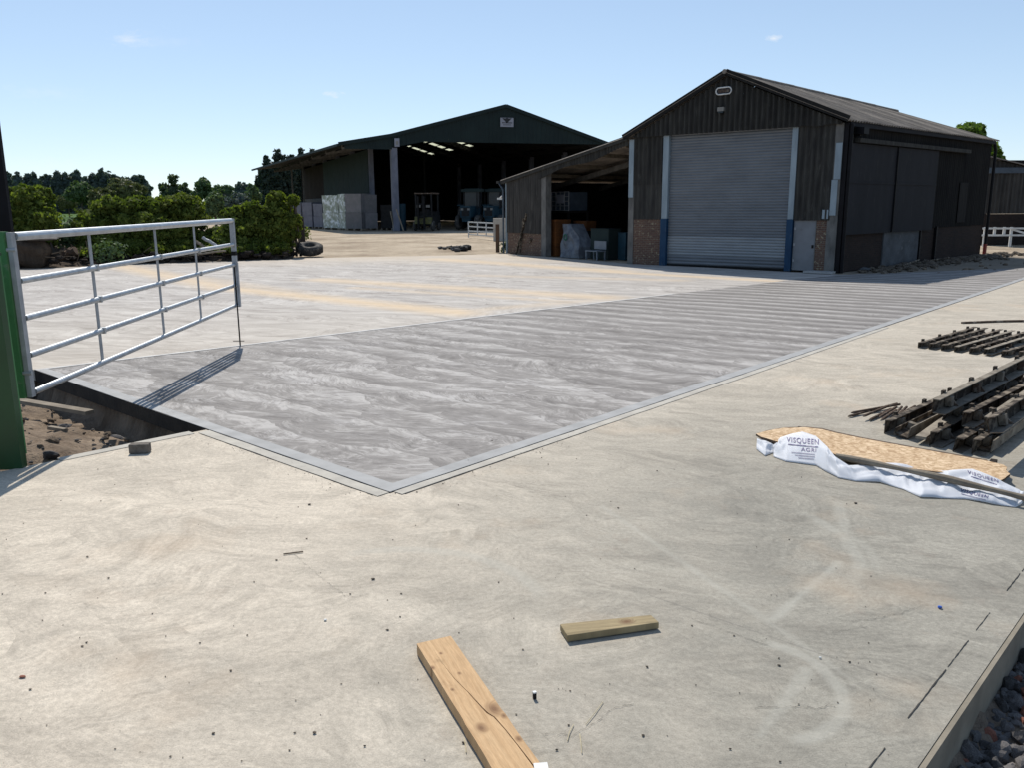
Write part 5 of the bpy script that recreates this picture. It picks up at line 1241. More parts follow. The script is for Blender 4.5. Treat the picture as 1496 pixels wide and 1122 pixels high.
for i in range(260):
    u = random.random(); p = bankp(u)+Vector((-.25, .97, 0))*random.uniform(.3, 2.4); d = Vector((random.gauss(0, 1), random.gauss(0, 1), random.uniform(-.1, .5))).normalized()*random.uniform(.15, .5)
    q = p+Z*random.uniform(.05, .35); tw.cyl(q, q+d, random.uniform(.008, .02), 5)
tag(tw.build('brushwood', M['twig'], local=True), 'scattered twigs and brushwood on the bank under the bushes', 'brushwood', kind='stuff')
ck = MB()
for i in range(420):
    u = random.random(); p = bankp(u)+Vector((-.25, .97, 0))*random.uniform(.1, 2.6); r = random.uniform(.03, .13); ck.lump((p.x, p.y, .05+.25*random.random()), (r*1.3, r, r*.8), i, 1, .25)
tag(ck.build('clods', M['timber_dark'], local=True), 'clods of dark earth along the foot of the bushes', 'soil', kind='stuff')
# nettles and weeds poking through
def weed(label, px, py, y, w, h, n, seed, m_='leaf_mid', grp='weeds growing on the bank'):
    p = at(px, py, y); r = thing('weed_clump', label, 'weeds', (p.x, p.y, 0), grp)
    leaves([(p.x, p.y, h*.5, w, w*.6, h*.5)], n, .11, seed, core=False, jitter=.9).build('foliage', M[m_], r)
weed('green weed clump in front of the broad bush, behind the gate', 160, 376, 26.0, .55, .75, 500, 3)
weed('pale weeds in the gap between the first two bushes', 95, 345, 27.5, .5, 1.5, 700, 4, 'leaf_pale')
weed('low weeds at the foot of the first bush', 108, 350, 27.4, .5, 1.6, 600, 9)
weed('weeds at the foot of the post beside the lean-to', 741, 368, 31.3, .3, .45, 200, 6)
weed('weeds at the foot of the dark gatepost', 447, 350, 44.2, .3, .7, 200, 8, 'leaf_bush')
# ================================================================== trees far off
def crown_tree(label, px, py_top, py_bot, half_px, y, seed, leafm, n=3500, size=.5, kind='round', cat='tree', grp='trees beyond the field', name='tree', gaps=False, base_py=None):
    top = at(px, py_top, y); bot = at(px, py_bot, y); k = y/F_; hw = half_px*k; zt, zb = top.z, max(bot.z, .5); H = zt-zb; x = top.x
    rg = random.Random(seed); bl = []
    if kind == 'conifer':
        nL = 7
        for i in range(nL):
            f = i/(nL-1); w = hw*(.32+.68*(1-f)**.75); bl.append((x+rg.uniform(-.12, .12)*hw, y, zb+H*f*.88+rg.uniform(-.03, .03)*H, w, w, H/nL*.85))
        for i in range(3):
            a = rg.uniform(-.75, .75)*hw; tp = zb+H*rg.uniform(.74, .93); bl.append((x+a, y+rg.uniform(-.3, .3)*hw, tp-H*.12, hw*.24, hw*.24, H*.15))
    elif kind == 'open':
        for i in range(11):
            a = rg.uniform(0, 6.28); f = rg.random(); w = hw*(.30+.14*rg.random()); bl.append((x+math.cos(a)*hw*.60*(1-.45*f), y+math.sin(a)*hw*.5, zb+H*(.12+.74*f), w, w, w*.95))
    else:
        for i in range(7):
            a = rg.uniform(0, 6.28); f = rg.random(); w = hw*(.48+.2*rg.random()); bl.append((x+math.cos(a)*hw*.5*(1-.5*f), y+math.sin(a)*hw*.5, zb+H*(.25+.5*f), w, w, min(w, H*.42)*(.8)))
        bl.append((x, y, zb+H*.72, hw*.55, hw*.55, H*.27))
    r = thing(name, label, cat, (x, y, 0), grp)
    leaves(clumped(bl, 6 if kind == 'conifer' else 8, .34 if kind == 'conifer' else .30, seed), int(n*1.5), size*.8, seed, core=kind != 'open', coref=.7, jitter=.6 if kind != 'open' else .9).build('crown', M[leafm], r)
    tm = MB(); tm.cyl((x, y, 0), (x, y, zb+H*.6), max(.12, hw*.07), 7, max(.05, hw*.03))
    for i in range(4):
        b = bl[rg.randrange(len(bl))]; tm.cyl((x, y, zb+H*.15*i), (b[0], b[1], b[2]), hw*.03+.03, 5, .03)
    tm.build('trunk', M['bark'], r)
    return r
ycf = 210.0; px = 8; i = 0
desc = ['slim', 'broad', 'ragged', 'short', 'tall', 'pointed']
tops = [(8, 250), (24, 250), (38, 254), (50, 252), (60, 256), (70, 254), (82, 250), (94, 249), (104, 252), (114, 251), (124, 256), (136, 252), (147, 247), (157, 250), (168, 257), (176, 258), (186, 255), (196, 254), (206, 256), (212, 262)]
for i, (px, py) in enumerate(tops):
    py += random.uniform(-2, 2)-1
    wpx = random.choice([11, 13, 15]); knd = ('conifer', 'round', 'conifer')[i % 3]
    lab = ['%s evergreen in the far wood nearest the black post', '%s evergreen, %s from the left end of the far wood'][i > 0]
    ordn = ['first', 'second', 'third', 'fourth', 'fifth', 'sixth', 'seventh', 'eighth', 'ninth', 'tenth', 'eleventh', 'twelfth', 'thirteenth', 'fourteenth', 'fifteenth', 'sixteenth', 'seventeenth', 'eighteenth', 'nineteenth', 'twentieth']
    lab = (lab % desc[i % 6]) if i == 0 else lab % (desc[i % 6], ordn[i])
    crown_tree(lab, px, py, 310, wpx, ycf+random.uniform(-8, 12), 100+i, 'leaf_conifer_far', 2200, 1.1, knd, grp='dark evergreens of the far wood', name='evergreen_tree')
crown_tree('rounded blue green tree rising behind the gap in the bushes', 116, 263, 304, 22, 120, 201, 'leaf_mid', 4500, .55)
crown_tree('olive brown rounded tree above the broad bush', 186, 262, 300, 28, 120, 202, 'leaf_olive', 5000, .55)
crown_tree('small olive tree peeping over the broad bush', 145, 274, 304, 20, 110, 203, 'leaf_olive', 3000, .5)
crown_tree('airy pale tree with sky through its crown above the bushes', 245, 250, 290, 17, 130, 204, 'leaf_pale', 2600, .5, 'open')
crown_tree('small pale tree between the airy one and the dense one', 270, 264, 296, 12, 140, 205, 'leaf_pale', 1500, .5, 'open')
crown_tree('dense mid green tree with a pointed top above the bushes', 296, 256, 298, 15, 130, 206, 'leaf_mid', 3500, .5)
crown_tree('green tree on the skyline above the low bush', 330, 268, 305, 18, 135, 207, 'leaf_mid', 3000, .5)
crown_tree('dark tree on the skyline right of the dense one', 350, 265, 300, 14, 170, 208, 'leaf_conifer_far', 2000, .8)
crown_tree('pale green tree just left of the big conifers', 368, 266, 310, 15, 110, 209, 'leaf_mid', 3000, .45)
crown_tree('dark shrub mass low behind the low sloping bush', 335, 282, 310, 22, 90, 210, 'leaf_conifer', 3000, .4)
crown_tree('dusky shrub seen low in the gap between the bushes', 98, 284, 304, 14, 130, 211, 'leaf_olive', 1500, .5)
crown_tree('small dark tree on the skyline above the darker bush', 318, 268, 300, 11, 150, 212, 'leaf_mid', 1500, .6)
crown_tree('dark hedge tree filling the gap above the low bush', 312, 278, 330, 20, 70, 213, 'leaf_mid', 4000, .35)
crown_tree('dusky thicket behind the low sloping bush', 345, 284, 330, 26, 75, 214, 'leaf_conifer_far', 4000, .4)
for i, (px, py, w) in enumerate(((390, 228, 18), (405, 218, 20), (422, 222, 20), (440, 216, 16), (454, 214, 14), (380, 248, 12), (412, 240, 26), (432, 236, 24))):
    crown_tree('%s of the big dark conifers behind the barn canopy' % ['second from left', 'third from left', 'fourth from left', 'fifth from left', 'rightmost', 'leftmost and shortest', 'broad front one', 'broad front one nearest the barn wall'][i], px, py, 330, w, 118+i*1.5, 300+i, 'leaf_conifer', 3500, .6, 'conifer', grp='big conifers behind the open barn', name='conifer')
crown_tree('leafy tree top showing over the near barn roof', 1412, 180, 240, 30, 48, 401, 'leaf_tree', 6000, .42, grp=None)
crown_tree('far shrub right of the leafy tree behind the barn', 1450, 205, 270, 22, 60, 402, 'leaf_tree', 3000, .42, grp=None)

# ================================================================== steel road forms, pins and rod
def form(L, h, nb, seed, dusty=.0):
    """steel road form: web, base flange, top flange and stake brackets, lying along local x"""
    rg = random.Random(seed); r = bpy.data.objects.new('road_form', None); COL.objects.link(r)
    mt = M['dusty_steel'] if dusty else M['black_steel']
    def part(mb, name, m_=None):
        o = mb.build(name, m_ or M['black_steel'], None, local=True); o.parent = r; return o
    part(MB().box((L/2, 0, h/2), (L, .008, h-.002)), 'web')
    part(MB().box((L/2, -.045, .004), (L, .082, .007)), 'base_flange', M['dusty_steel'])
    part(MB().box((L/2, -.020, h+.003), (L, .048, .007)), 'top_flange', mt)
    for i in range(nb):
        x = L*(.10+.80*i/(nb-1))+rg.uniform(-.02, .02)
        mb = MB().box((x, -.032, h*.52), (.05, .045, h*.72)); part(mb, 'bracket', M['rust_steel' if i % 2 else 'dusty_steel'])
        part(MB().box((x, .014, h+.010), (.045, .022, .035)), 'stake_pocket')
        part(MB().hexa([(x+.05, -.005, .01), (x+.058, -.005, .01), (x+.058, -.08, .01), (x+.05, -.08, .01), (x+.05, -.005, h*.9), (x+.058, -.005, h*.9), (x+.058, -.015, h*.9), (x+.05, -.015, h*.9)]), 'gusset', M['rust_steel'])
    return r
def place(r, a, ang, z=0, roll=0, tilt=0, label='', grp=''):
    r.location = (a[0], a[1], z); r.rotation_euler = Euler((roll, tilt, ang)); r['label'] = label; r['category'] = 'road form'; r['group'] = grp
GA = 'steel forms laid side by side in the farther row'
far_forms = [((1341, 508), (1426, 483)), ((1357, 510), (1447, 483)), ((1375, 512), (1466, 486)), ((1394, 514), (1482, 488)), ((1416, 516.5), (1500, 490)), ((1437, 519), (1534, 488)), ((1463, 521), (1560, 494)), ((1488, 522), (1600, 495))]
names = ['outermost left', 'second', 'third', 'fourth', 'fifth', 'sixth', 'seventh', 'nearest right hand']
proto = form(1.85, .062, 4, 1)
proto2 = form(1.85, .062, 4, 1, 1)
for i, (a, b) in enumerate(far_forms):
    A = G(*a); B = G(*b); ang = math.atan2(B.y-A.y, B.x-A.x)
    src = proto2 if i in (3, 5) else proto
    r = src if (i == 3 or i == 0) else copy_tree(src)
    lab = ['leftmost black steel form of the farther row on the slab', 'black steel form second from the left in the farther row', 'black steel form third from the left in the farther row', 'dust topped steel form fourth from left in the farther row', 'black steel form fifth from the left in the farther row', 'tan dust covered form near the right of the farther row', 'black steel form just right of the tan dusted one', 'rightmost black steel form of the farther row'][i]
    place(r, A, ang, 0 if i not in (5,) else .012, 0, 0, lab, GA)
GB = 'steel forms heaped in the nearer pile'
base = form(2.2, .10, 4, 5); based = form(2.2, .10, 4, 6, 1)
pile = [(1292, 634, 0, 44.6, 0, 'leftmost form of the nearer pile, its flange on the slab', 0, 0),
        (1326, 643, 0, 43.5, 0, 'second form from the left at the bottom of the nearer pile', 0, 0),
        (1358, 652, 0, 44.5, 0, 'third form from the left at the bottom of the nearer pile', 0, 0),
        (1392, 660, 0, 45.5, 0, 'fourth bottom form of the nearer pile below two others', 0, 0),
        (1420, 664, 0, 46.5, 0, 'fifth bottom form of the nearer pile', 0, 0),
        (1448, 664, 0, 46, 0, 'bottom right form of the nearer pile in deep shade', 0, 0),
        (1373, 640, .108, 44.0, 0, 'form lying on top of the third bottom form', 0, 0),
        (1402, 647, .108, 45.5, 0, 'form on the second layer above the fourth bottom one', 0, 0),
        (1436, 655, .108, 46.0, 1, 'dusty form on the second layer at the right of the pile', 0, 0),
        (1362, 604, .215, 44.0, 1, 'long dusty topped form lying highest on the nearer pile', 0, -.02),
        (1445, 634, .215, 46.5, 0, 'upper right form of the nearer pile with pale bracket tops', 0, 0)]
for i, (px, py, z, ad, du, lab, roll, tilt) in enumerate(pile):
    A = G(px, py, 0) if z < .2 else G(px, py, z)
    if 0 < z < .2: A = G(px, py, 0)+Vector((.03, .05, 0))
    src = based if du else base
    r = src if i == (8 if du else 0) else copy_tree(src)
    roll = {1: -78, 3: 9, 5: -84, 6: 14, 8: -6, 10: -12}.get(i, 0); z += {1: .01, 5: .012, 6: .012}.get(i, 0); ad += {1: 1.5, 3: -1.2, 6: 2.2, 7: -1.5, 8: 1.0}.get(i, 0)
    place(r, A, rad(ad), z, rad(roll), tilt, lab, GB)
for i, (a, za, b, zb, w) in enumerate((((1345, 640), .05, (1400, 600), .06, .07),)):
    A = G(*a, za); B = G(*b, zb); tag(MB().bar(A, B, w, .02).build('loose_board', M['dusty_steel']), ['short tan board lying in the left trough of the nearer pile', 'dusty lath lying across the tops of the nearer pile'][i], 'board')
PN = 'steel stake pins beside the nearer pile'
pins = [((1242, 610), (1310, 594)), ((1247, 607), (1314, 597)), ((1263, 614), (1296, 602)), ((1272, 615), (1301, 602)), ((1286, 613), (1309, 601)), ((1289, 619), (1308, 608)), ((1298, 617), (1317, 599)), ((1304, 617), (1324, 601)), ((1312, 613), (1336, 602))]
pl_ = ['longest rusty pin at the back of the loose pins', 'long pin lying against the longest one', 'short pin at the left end of the loose pins', 'second short pin from the left of the loose pins', 'middle pin of the loose heap beside the steel forms', 'pin lying nearest the camera in the loose heap', 'pin just left of the two by the steel forms', 'pin second from the steel forms', 'pin touching the end of the leftmost steel form']
for i, (a, b) in enumerate(pins):
    z = .012+.012*(i % 3); A = G(*a)+Z*z; B = G(*b)+Z*(z+.012)
    p = thing('stake_pin', pl_[i], 'pin', A, PN); MB().cyl(A, B, .0105, 8).build('shaft', M['rust_steel'], p); MB().cyl(A-(B-A).normalized()*.03, A, .004, 8, .0105).build('tip', M['rust_steel'], p)
A = G(1405, 472.5); B = G(1560, 469); tag(MB().tube([A+Z*.012, A.lerp(B, .35)+Z*.014+Vector((0, .05, 0)), A.lerp(B, .7)+Z*.014+Vector((0, .03, 0)), B+Z*.012], .018, 8).build('steel_rod', M['rust_steel']), 'thin brown steel rod lying alone behind the farther row of forms', 'rod')

# ================================================================== OSB sheet, polythene, pole
def osbmat():
    M_, t, b = newmat('osb', .85, 0, .2)
    tc = t.n('ShaderNodeTexCoord').outputs['Object']
    v = t.vm('ADD', tc, t.vm('SCALE', t.vm('SUBTRACT', t.noise(tc, 18, 3, col=True), (.5, .5, .5)), .05))
    vo = t.n('ShaderNodeTexVoronoi'); t.put(vo.inputs['Vector'], t.vm('MULTIPLY', v, (1, 1.9, 1))); vo.inputs['Scale'].default_value = 38
    vb = t.n('ShaderNodeTexVoronoi'); t.put(vb.inputs['Vector'], t.vm('MULTIPLY', v, (1.9, 1, 1))); vb.inputs['Scale'].default_value = 30
    f = t.m('ADD', t.m('MULTIPLY', t.xyz(vo.outputs['Color'])[0], .6), t.m('MULTIPLY', t.xyz(vb.outputs['Color'])[1], .4))
    c = t.ramp(f, (.15, (.36, .235, .13)), (.5, (.52, .37, .225)), (.85, (.66, .50, .33)))
    c = t.mix(t.ramp(t.noise(tc, 3, 4), (.5, 0.0), (.75, .4)), c, (.34, .22, .12))
    t.put(b.inputs['Base Color'], c); t.put(b.inputs['Normal'], t.bump(f, .3, .002)); MATS['osb'] = M_
osbmat()
mat('ply_edge', (.10, .065, .04), (.06, .04, .028), 20, (1, 1, 4), rough=.95)
mat('polythene', (.86, .87, .90), (.80, .82, .86), 3, rough=.55, spec=.35)
# make the polythene slightly translucent
pm_ = MATS['polythene']; nt_ = NT(pm_.node_tree); tl_ = nt_.n('ShaderNodeBsdfTranslucent'); tl_.inputs[0].default_value = (.9, .92, .95, 1); mx_ = nt_.n('ShaderNodeMixShader'); mx_.inputs[0].default_value = .45
pb_ = pm_.node_tree.nodes['Principled BSDF']; nt_.t.links.new(pb_.outputs[0], mx_.inputs[1]); nt_.t.links.new(tl_.outputs[0], mx_.inputs[2]); nt_.t.links.new(mx_.outputs[0], nt_.t.nodes['Material Output'].inputs[0])
zO = .062
op = [(1105, 634), (1120, 629.5), (1145, 625.5), (1176, 624.5), (1200, 627), (1219, 632), (1262, 641), (1300, 648), (1338, 655), (1390, 664), (1440, 673), (1466, 679), (1471, 683), (1470, 687), (1476, 693), (1468, 699), (1459, 703.5), (1417, 695), (1380, 691), (1330, 684.5), (1285, 677), (1240, 668.5), (1200, 659), (1150, 649), (1130, 644), (1112, 638.5)]
P_ = [G(x, y, zO) for x, y in op]; pts = []
for i in range(len(P_)):
    a = P_[i]; b = P_[(i+1) % len(P_)]; n = max(1, int((b-a).length/.04))
    for k in range(n): pts.append(a.lerp(b, k/n)+Vector((random.gauss(0, .0022), random.gauss(0, .0022), 0)))
osb = MB().prism(pts, zO-.016, zO).build('chipboard_sheet', M['osb']); osb.data.materials.append(M['ply_edge'])
for p in osb.data.polygons:
    if abs(p.normal.z) < .5: p.material_index = 1
tag(osb, 'torn golden strand board sheet lying on the white polythene', 'board')
pts2 = [G(x, y, zO-.02)+Vector((.015, .01, 0)) for x, y in op[:11]]+[G(1462, 700, .04), G(1440, 697, .04), G(1240, 665, .04), G(1115, 637, .04)]
tag(MB().prism([Vector((p.x, p.y, 0)) for p in pts2], .026, .044).build('plywood_sheet', M['ply_edge']), 'dark plywood sheet hidden under the golden strand board', 'board')
for i, (a, b) in enumerate((((1150, 640), (1170, 628)), ((1440, 698), (1452, 676)))):
    A = G(*a)+Z*.012; B = G(*b)+Z*.012; tag(MB().bar(A, B, .04, .024).build('bearer', M['timber_dark']), ['dark batten propping the left end of the strand board', 'dark batten propping the right end of the strand board'][i], 'batten', 'battens under the strand board')
LO = [(1105, 657, 0), (1118, 667, 0), (1130, 662, 0), (1130, 668, 0), (1148, 675, 0), (1170, 678, 0), (1192, 681, 0), (1207, 690, 0), (1225, 699, 0), (1250, 704, 0), (1285, 706, 0), (1320, 716, 0), (1345, 728, 0), (1375, 729, 0), (1410, 730, 0), (1450, 738, 0), (1484, 742, 0), (1493, 738, 0)]
UP = [(1106, 641, .03), (1119, 645, .045), (1131, 650, .03), (1140, 640, .075), (1155, 635, .10), (1172, 631.5, .125), (1192, 638, .125), (1208, 653, .11), (1220, 668, .085), (1240, 681, .05), (1290, 679, .045), (1325, 684, .045), (1350, 688, .045), (1385, 689, .065), (1420, 690, .07), (1460, 703, .068), (1490, 717, .04), (1495, 724, .02)]
LO3 = [G(*p) for p in LO]; UP3 = [G(*p) for p in UP]
def poly3(u, v):
    i = max(0, min(int(u), 16)); f = u-i; f = f*f*(3-2*f)*.4+f*.6
    a = LO3[i].lerp(LO3[i+1], f); b = UP3[i].lerp(UP3[i+1], f); p = a.lerp(b, v)
    bul = math.sin(math.pi*min(v*1.05, 1))**.8
    hump = .022*bul*(1 if u > 3 else .9)
    calm = .12 if 3.6 < u < 7 else .8
    wr = calm*(.008*math.sin(u*5.1+3*math.sin(v*5))*bul+.004*math.sin(u*13+v*9)*bul+.010*math.sin(v*11+u*1.1)*bul*(u < 8))+.014*math.exp(-((u-7.1)/.18)**2)*bul
    if u > 9: hump = .012*bul+.03*math.exp(-((v-.92)/.12)**2)*(.5+.5*math.sin(u*1.9))+.02*math.exp(-((v-.12)/.12)**2)*(.5+.5*math.sin(u*2.6+1))
    return p+Z*max(.003, hump+wr)
sh = MB(); NU, NV = 17*9, 18
for i in range(NU+1):
    for j in range(NV+1): sh.v.append(tuple(poly3(17*i/NU, j/NV)))
sh.f = [(i*(NV+1)+j, (i+1)*(NV+1)+j, (i+1)*(NV+1)+j+1, i*(NV+1)+j+1) for i in range(NU) for j in range(NV)]
pt = thing('polythene_sheet', 'crumpled white printed polythene trailing along the strand board', 'plastic sheet', poly3(8, 0))
sheet_o = sh.build('sheet', M['polythene'], pt, smooth=True)
md = sheet_o.modifiers.new('thick', 'SOLIDIFY'); md.thickness = .0015; md.offset = 0
def projpx(P):
    d = P-Vector((0, 0, EYE)); c = d.dot(vF); return 748+F_*d.dot(vR)/c, 561-F_*d.dot(vU)/c
def finduv(x, y, u, v):
    for _ in range(14):
        a = projpx(poly3(u, v)); b = projpx(poly3(u+.02, v)); c = projpx(poly3(u, v+.01))
        j11, j21, j12, j22 = (b[0]-a[0])/.02, (b[1]-a[1])/.02, (c[0]-a[0])/.01, (c[1]-a[1])/.01
        det = j11*j22-j12*j21
        if abs(det) < 1e-6: break
        ex, ey = x-a[0], y-a[1]; du = (ex*j22-ey*j12)/det; dv = (j11*ey-j21*ex)/det
        u += max(-.25, min(.25, du))*.8; v += max(-.1, min(.1, dv))*.8; u = max(.1, min(16.9, u)); v = max(.02, min(.985, v))
    return u, v
def textmesh(txt, q, seed, name='lettering'):
    """print a word into the sheet; q = the four corners of its box"""
    cu = bpy.data.curves.new('t', 'FONT'); cu.body = txt; cu.offset = .012; cu.space_character = 1.12; to = bpy.data.objects.new('t', cu); COL.objects.link(to)
    dg = bpy.context.evaluated_depsgraph_get(); dg.update(); me = bpy.data.meshes.new_from_object(to.evaluated_get(dg)); bpy.data.objects.remove(to)
    import bmesh
    bm = bmesh.new(); bm.from_mesh(me); bmesh.ops.triangulate(bm, faces=bm.faces[:])
    xs_ = [v.co.x for v in bm.verts]; ys_ = [v.co.y for v in bm.verts]; x0, x1, y0, y1 = min(xs_), max(xs_), min(ys_), max(ys_)
    mb = MB(); u, v_ = seed
    for v in bm.verts:
        a = (v.co.x-x0)/(x1-x0); b = (v.co.y-y0)/max(y1-y0, .01)
        px = (q[0][0]*(1-a)+q[1][0]*a)*(1-b)+(q[3][0]*(1-a)+q[2][0]*a)*b; py = (q[0][1]*(1-a)+q[1][1]*a)*(1-b)+(q[3][1]*(1-a)+q[2][1]*a)*b
        uu, vv = finduv(px, py, u, v_); mb.v.append(tuple(poly3(uu, vv)+Z*.004+Vector((0, -.0015, 0))))
    mb.f = [tuple(v.index for v in f.verts) for f in bm.faces]; bm.free()
    return mb.build(name, M['printing'], pt)
def uline(a, b, w, seed, name='printed_line'):
    mb = MB(); n = 10
    for i in range(n+1):
        x = a[0]+(b[0]-a[0])*i/n; y = a[1]+(b[1]-a[1])*i/n
        for dy in (0, w): uu, vv = finduv(x, y+dy, *seed); mb.v.append(tuple(poly3(uu, vv)+Z*.004+Vector((0, -.0015, 0))))
    mb.f = [(2*i, 2*i+2, 2*i+3, 2*i+1) for i in range(n)]; mb.build(name, M['printing'], pt)
S1 = (5.3, .6)
textmesh('VISQUEEN', ((1149, 648), (1196, 652), (1196, 643), (1149, 639.5)), S1)
uline((1151, 649.5), (1195, 653.5), 1.3, S1); textmesh('AGRI', ((1170, 660), (1192, 661.5), (1192, 656), (1170, 654.5)), S1)
for k, (a, b) in enumerate((((1156, 661.5), (1190, 664.5)), ((1161, 665.5), (1190, 668)), ((1166, 669.5), (1189, 671.5)))): uline(a, b, .8, S1)
S2 = (12.6, .85)
textmesh('VISQUEEN', ((1338, 688.5), (1366, 691.5), (1366, 688), (1338, 685.5)), S2); textmesh('AGRI', ((1343, 696), (1362, 698), (1362, 694.5), (1343, 692.5)), S2)
S3 = (14.6, .85)
textmesh('VISQUEEN', ((1413, 693.5), (1458, 707), (1458, 702), (1413, 688)), S3); uline((1418, 696.5), (1456, 708.5), .9, S3)
S4 = (14.3, .35)
textmesh('VISQUEEN', ((1402, 720), (1442, 730), (1444, 725), (1404, 714.5)), S4); uline((1404, 722), (1440, 731.5), .8, S4)
A = G(1222, 667, .07)+Z*0; B = G(1500, 728.5, .055); pole = MB(); n = 14; pp_ = [A.lerp(B, i/n)+Vector((random.gauss(0, .002), random.gauss(0, .002), .012*math.sin(math.pi*i/n))) for i in range(n+1)]
for i, (p, q) in enumerate(zip(pp_[:-1], pp_[1:])): pole.cyl(p, q, .019+.004*math.sin(i*.9), 10, .019+.004*math.sin((i+1)*.9), caps=i in (0, n-1))
tag(pole.build('wooden_pole', M['timber_grey'], smooth=False), 'long weathered wooden pole pinning down the white polythene', 'pole')

# ================================================================== planks, offcut and small litter in the foreground
def plankmat(name, a, b_, knots, axis, L):
    M_, t, b = newmat(name, .8, 0, .25)
    tc = t.n('ShaderNodeTexCoord').outputs['Object']; X = t.xyz(tc)
    u = t.m('ADD', t.m('MULTIPLY', X[0], axis.x), t.m('MULTIPLY', X[1], axis.y)); v = t.m('ADD', t.m('MULTIPLY', X[0], -axis.y), t.m('MULTIPLY', X[1], axis.x))
    vv = t.m('ADD', v, t.m('MULTIPLY', t.noise(t.comb(u, v), 3, 3), .03)); kt = None
    for (ku, kv, kr) in knots:
        du = t.m('SUBTRACT', u, ku); dv = t.m('SUBTRACT', v, kv); r = t.m('SQRT', t.m('ADD', t.m('MULTIPLY', t.m('MULTIPLY', du, du), .45), t.m('MULTIPLY', dv, dv)))
        k = t.mapr(r, kr*1.8, kr*.25, 0.0, 1.0); kt = k if kt is None else t.m('MAXIMUM', kt, k)
    if kt is not None: vv = t.m('ADD', vv, t.m('MULTIPLY', kt, .045))
    g = t.noise(t.comb(t.m('MULTIPLY', u, 2.2), t.m('MULTIPLY', vv, 75), X[2]), 1.0, 3, .6); g2 = t.noise(t.comb(t.m('MULTIPLY', u, 14), t.m('MULTIPLY', vv, 60)), 1.0, 4, .7)
    bl = t.noise(t.comb(u, v), 9, 4, .6); hair = t.noise(t.comb(t.m('MULTIPLY', u, 30), t.m('MULTIPLY', vv, 320)), 1.0, 2, .6)
    c = t.ramp(g, (.3, b_), (.62, a)); c = t.mix(1.0, c, t.ramp(g2, (.3, .86), (.7, 1.08)), 'MULTIPLY'); c = t.mix(1.0, c, t.ramp(hair, (.3, .9), (.7, 1.06)), 'MULTIPLY')
    c = t.mix(t.ramp(bl, (.62, 0.0), (.74, .4)), c, tuple(q*.5 for q in b_))
    if kt is not None: c = t.mix(t.m('MULTIPLY', kt, .85), c, (.14, .068, .035))
    t.put(b.inputs['Base Color'], c); t.put(b.inputs['Normal'], t.bump(t.m('ADD', g, hair), .3, .002)); MATS[name] = M_
zP = .045
pa, pb_, pc, pd_ = G(608, 940, zP), G(659, 930, zP), G(793, 1122, zP), G(711, 1122, zP)
e1 = (pc-pb_).normalized(); org = (pa+pb_)/2; ez = Vector((-e1.y, e1.x, 0)); PW = abs((pb_-pa).dot(ez))
Lp = 1.25; hw_ = PW/2
def PP(u, v, z): return org+e1*u+ez*v+Z*(z-zP)
def ploc(px, py):
    p = G(px, py, zP)-org; return p.dot(e1), p.dot(ez)
kn = [(*ploc(722, 1036), .020), (*ploc(703, 1064), .014), (*ploc(736, 1046), .008), (*ploc(758, 1080), .008), (*ploc(671, 984), .005), (*ploc(644, 955), .005), (*ploc(661, 1008), .005), (*ploc(632, 976), .007)]
t = thing('plank', 'long sawn pine plank with knots and a split, foreground centre', 'plank', (org.x, org.y, 0))
off_ = Vector((org.x, org.y, 0))
kn2 = [(u+(org-off_).dot(e1), v+(org-off_).dot(ez), r) for u, v, r in kn]
plankmat('pine_plank', (.56, .375, .205), (.44, .275, .14), kn2, e1, 1)
# split follows a wandering line, the board is two faces with a real gap between them
spl = [(ploc(645, 968)), (ploc(664, 992)), (ploc(684, 1012)), (ploc(704, 1034)), (ploc(712, 1042)), (ploc(722, 1048)), (ploc(738, 1066)), (ploc(757, 1090)), (ploc(776, 1115)), (ploc(800, 1150))]
wid = [.0004, .0010, .0013, .0020, .0030, .0022, .0016, .0015, .0022, .0025]
mbp = MB(); us_ = [0, .004]+[p[0] for p in spl]+[Lp]; vs_ = [spl[0][1]]*2+[p[1] for p in spl]+[spl[-1][1]]; ws_ = [0, 0]+wid+[.002]
N_ = len(us_); rgp = random.Random(3)
top = []
for i in range(N_):
    u = us_[i]; e0 = rgp.uniform(-.0015, .0015); skew = (pb_-pa).dot(e1)/PW
    uu = (lambda v: u+(v*(-skew if i < 2 else 0)) if i < 2 else u)
    row = [PP(uu(hw_), hw_+e0, zP), PP(uu(vs_[i]), vs_[i]+ws_[i], zP), PP(uu(vs_[i]), vs_[i]-ws_[i], zP), PP(uu(-hw_), -hw_-e0, zP)]
    low = [PP(uu(hw_), hw_+e0, .002), PP(uu(vs_[i]), vs_[i]+ws_[i], zP-.014), PP(uu(vs_[i]), vs_[i]-ws_[i], zP-.014), PP(uu(-hw_), -hw_-e0, .002)]
    mbp.v += [tuple(p) for p in row+low]
for i in range(N_-1):
    a = 8*i; b = a+8
    mbp.f += [(a, b, b+1, a+1), (a+2, b+2, b+3, a+3), (a+1, b+1, b+5, a+5), (a+2, a+6, b+6, b+2), (a+5, b+5, b+6, a+6), (a, a+4, b+4, b), (a+3, b+3, b+7, a+7), (a+4, a+7, b+7, b+4)]
mbp.f += [(0, 1, 5, 4), (2, 3, 7, 6), (1, 2, 6, 5), (8*N_-8, 8*N_-4, 8*N_-3, 8*N_-7), (8*N_-6, 8*N_-2, 8*N_-1, 8*N_-5)]
mbp.build('board', M['pine_plank'], t)
q = G(791, 1124, zP+.004); tag(MB().box((q.x, q.y, zP+.004), (.042, .05, .006), Euler((0, 0, .1)).to_matrix()).build('plastic_scrap', M['white_paint']), 'tiny white plastic scrap on the near end of the plank', 'scrap')
zQ = .032
qa, qb, qc, qd = G(818, 912, zQ), G(951, 898.5, zQ), G(963, 909.5, zQ), G(829, 929, zQ)
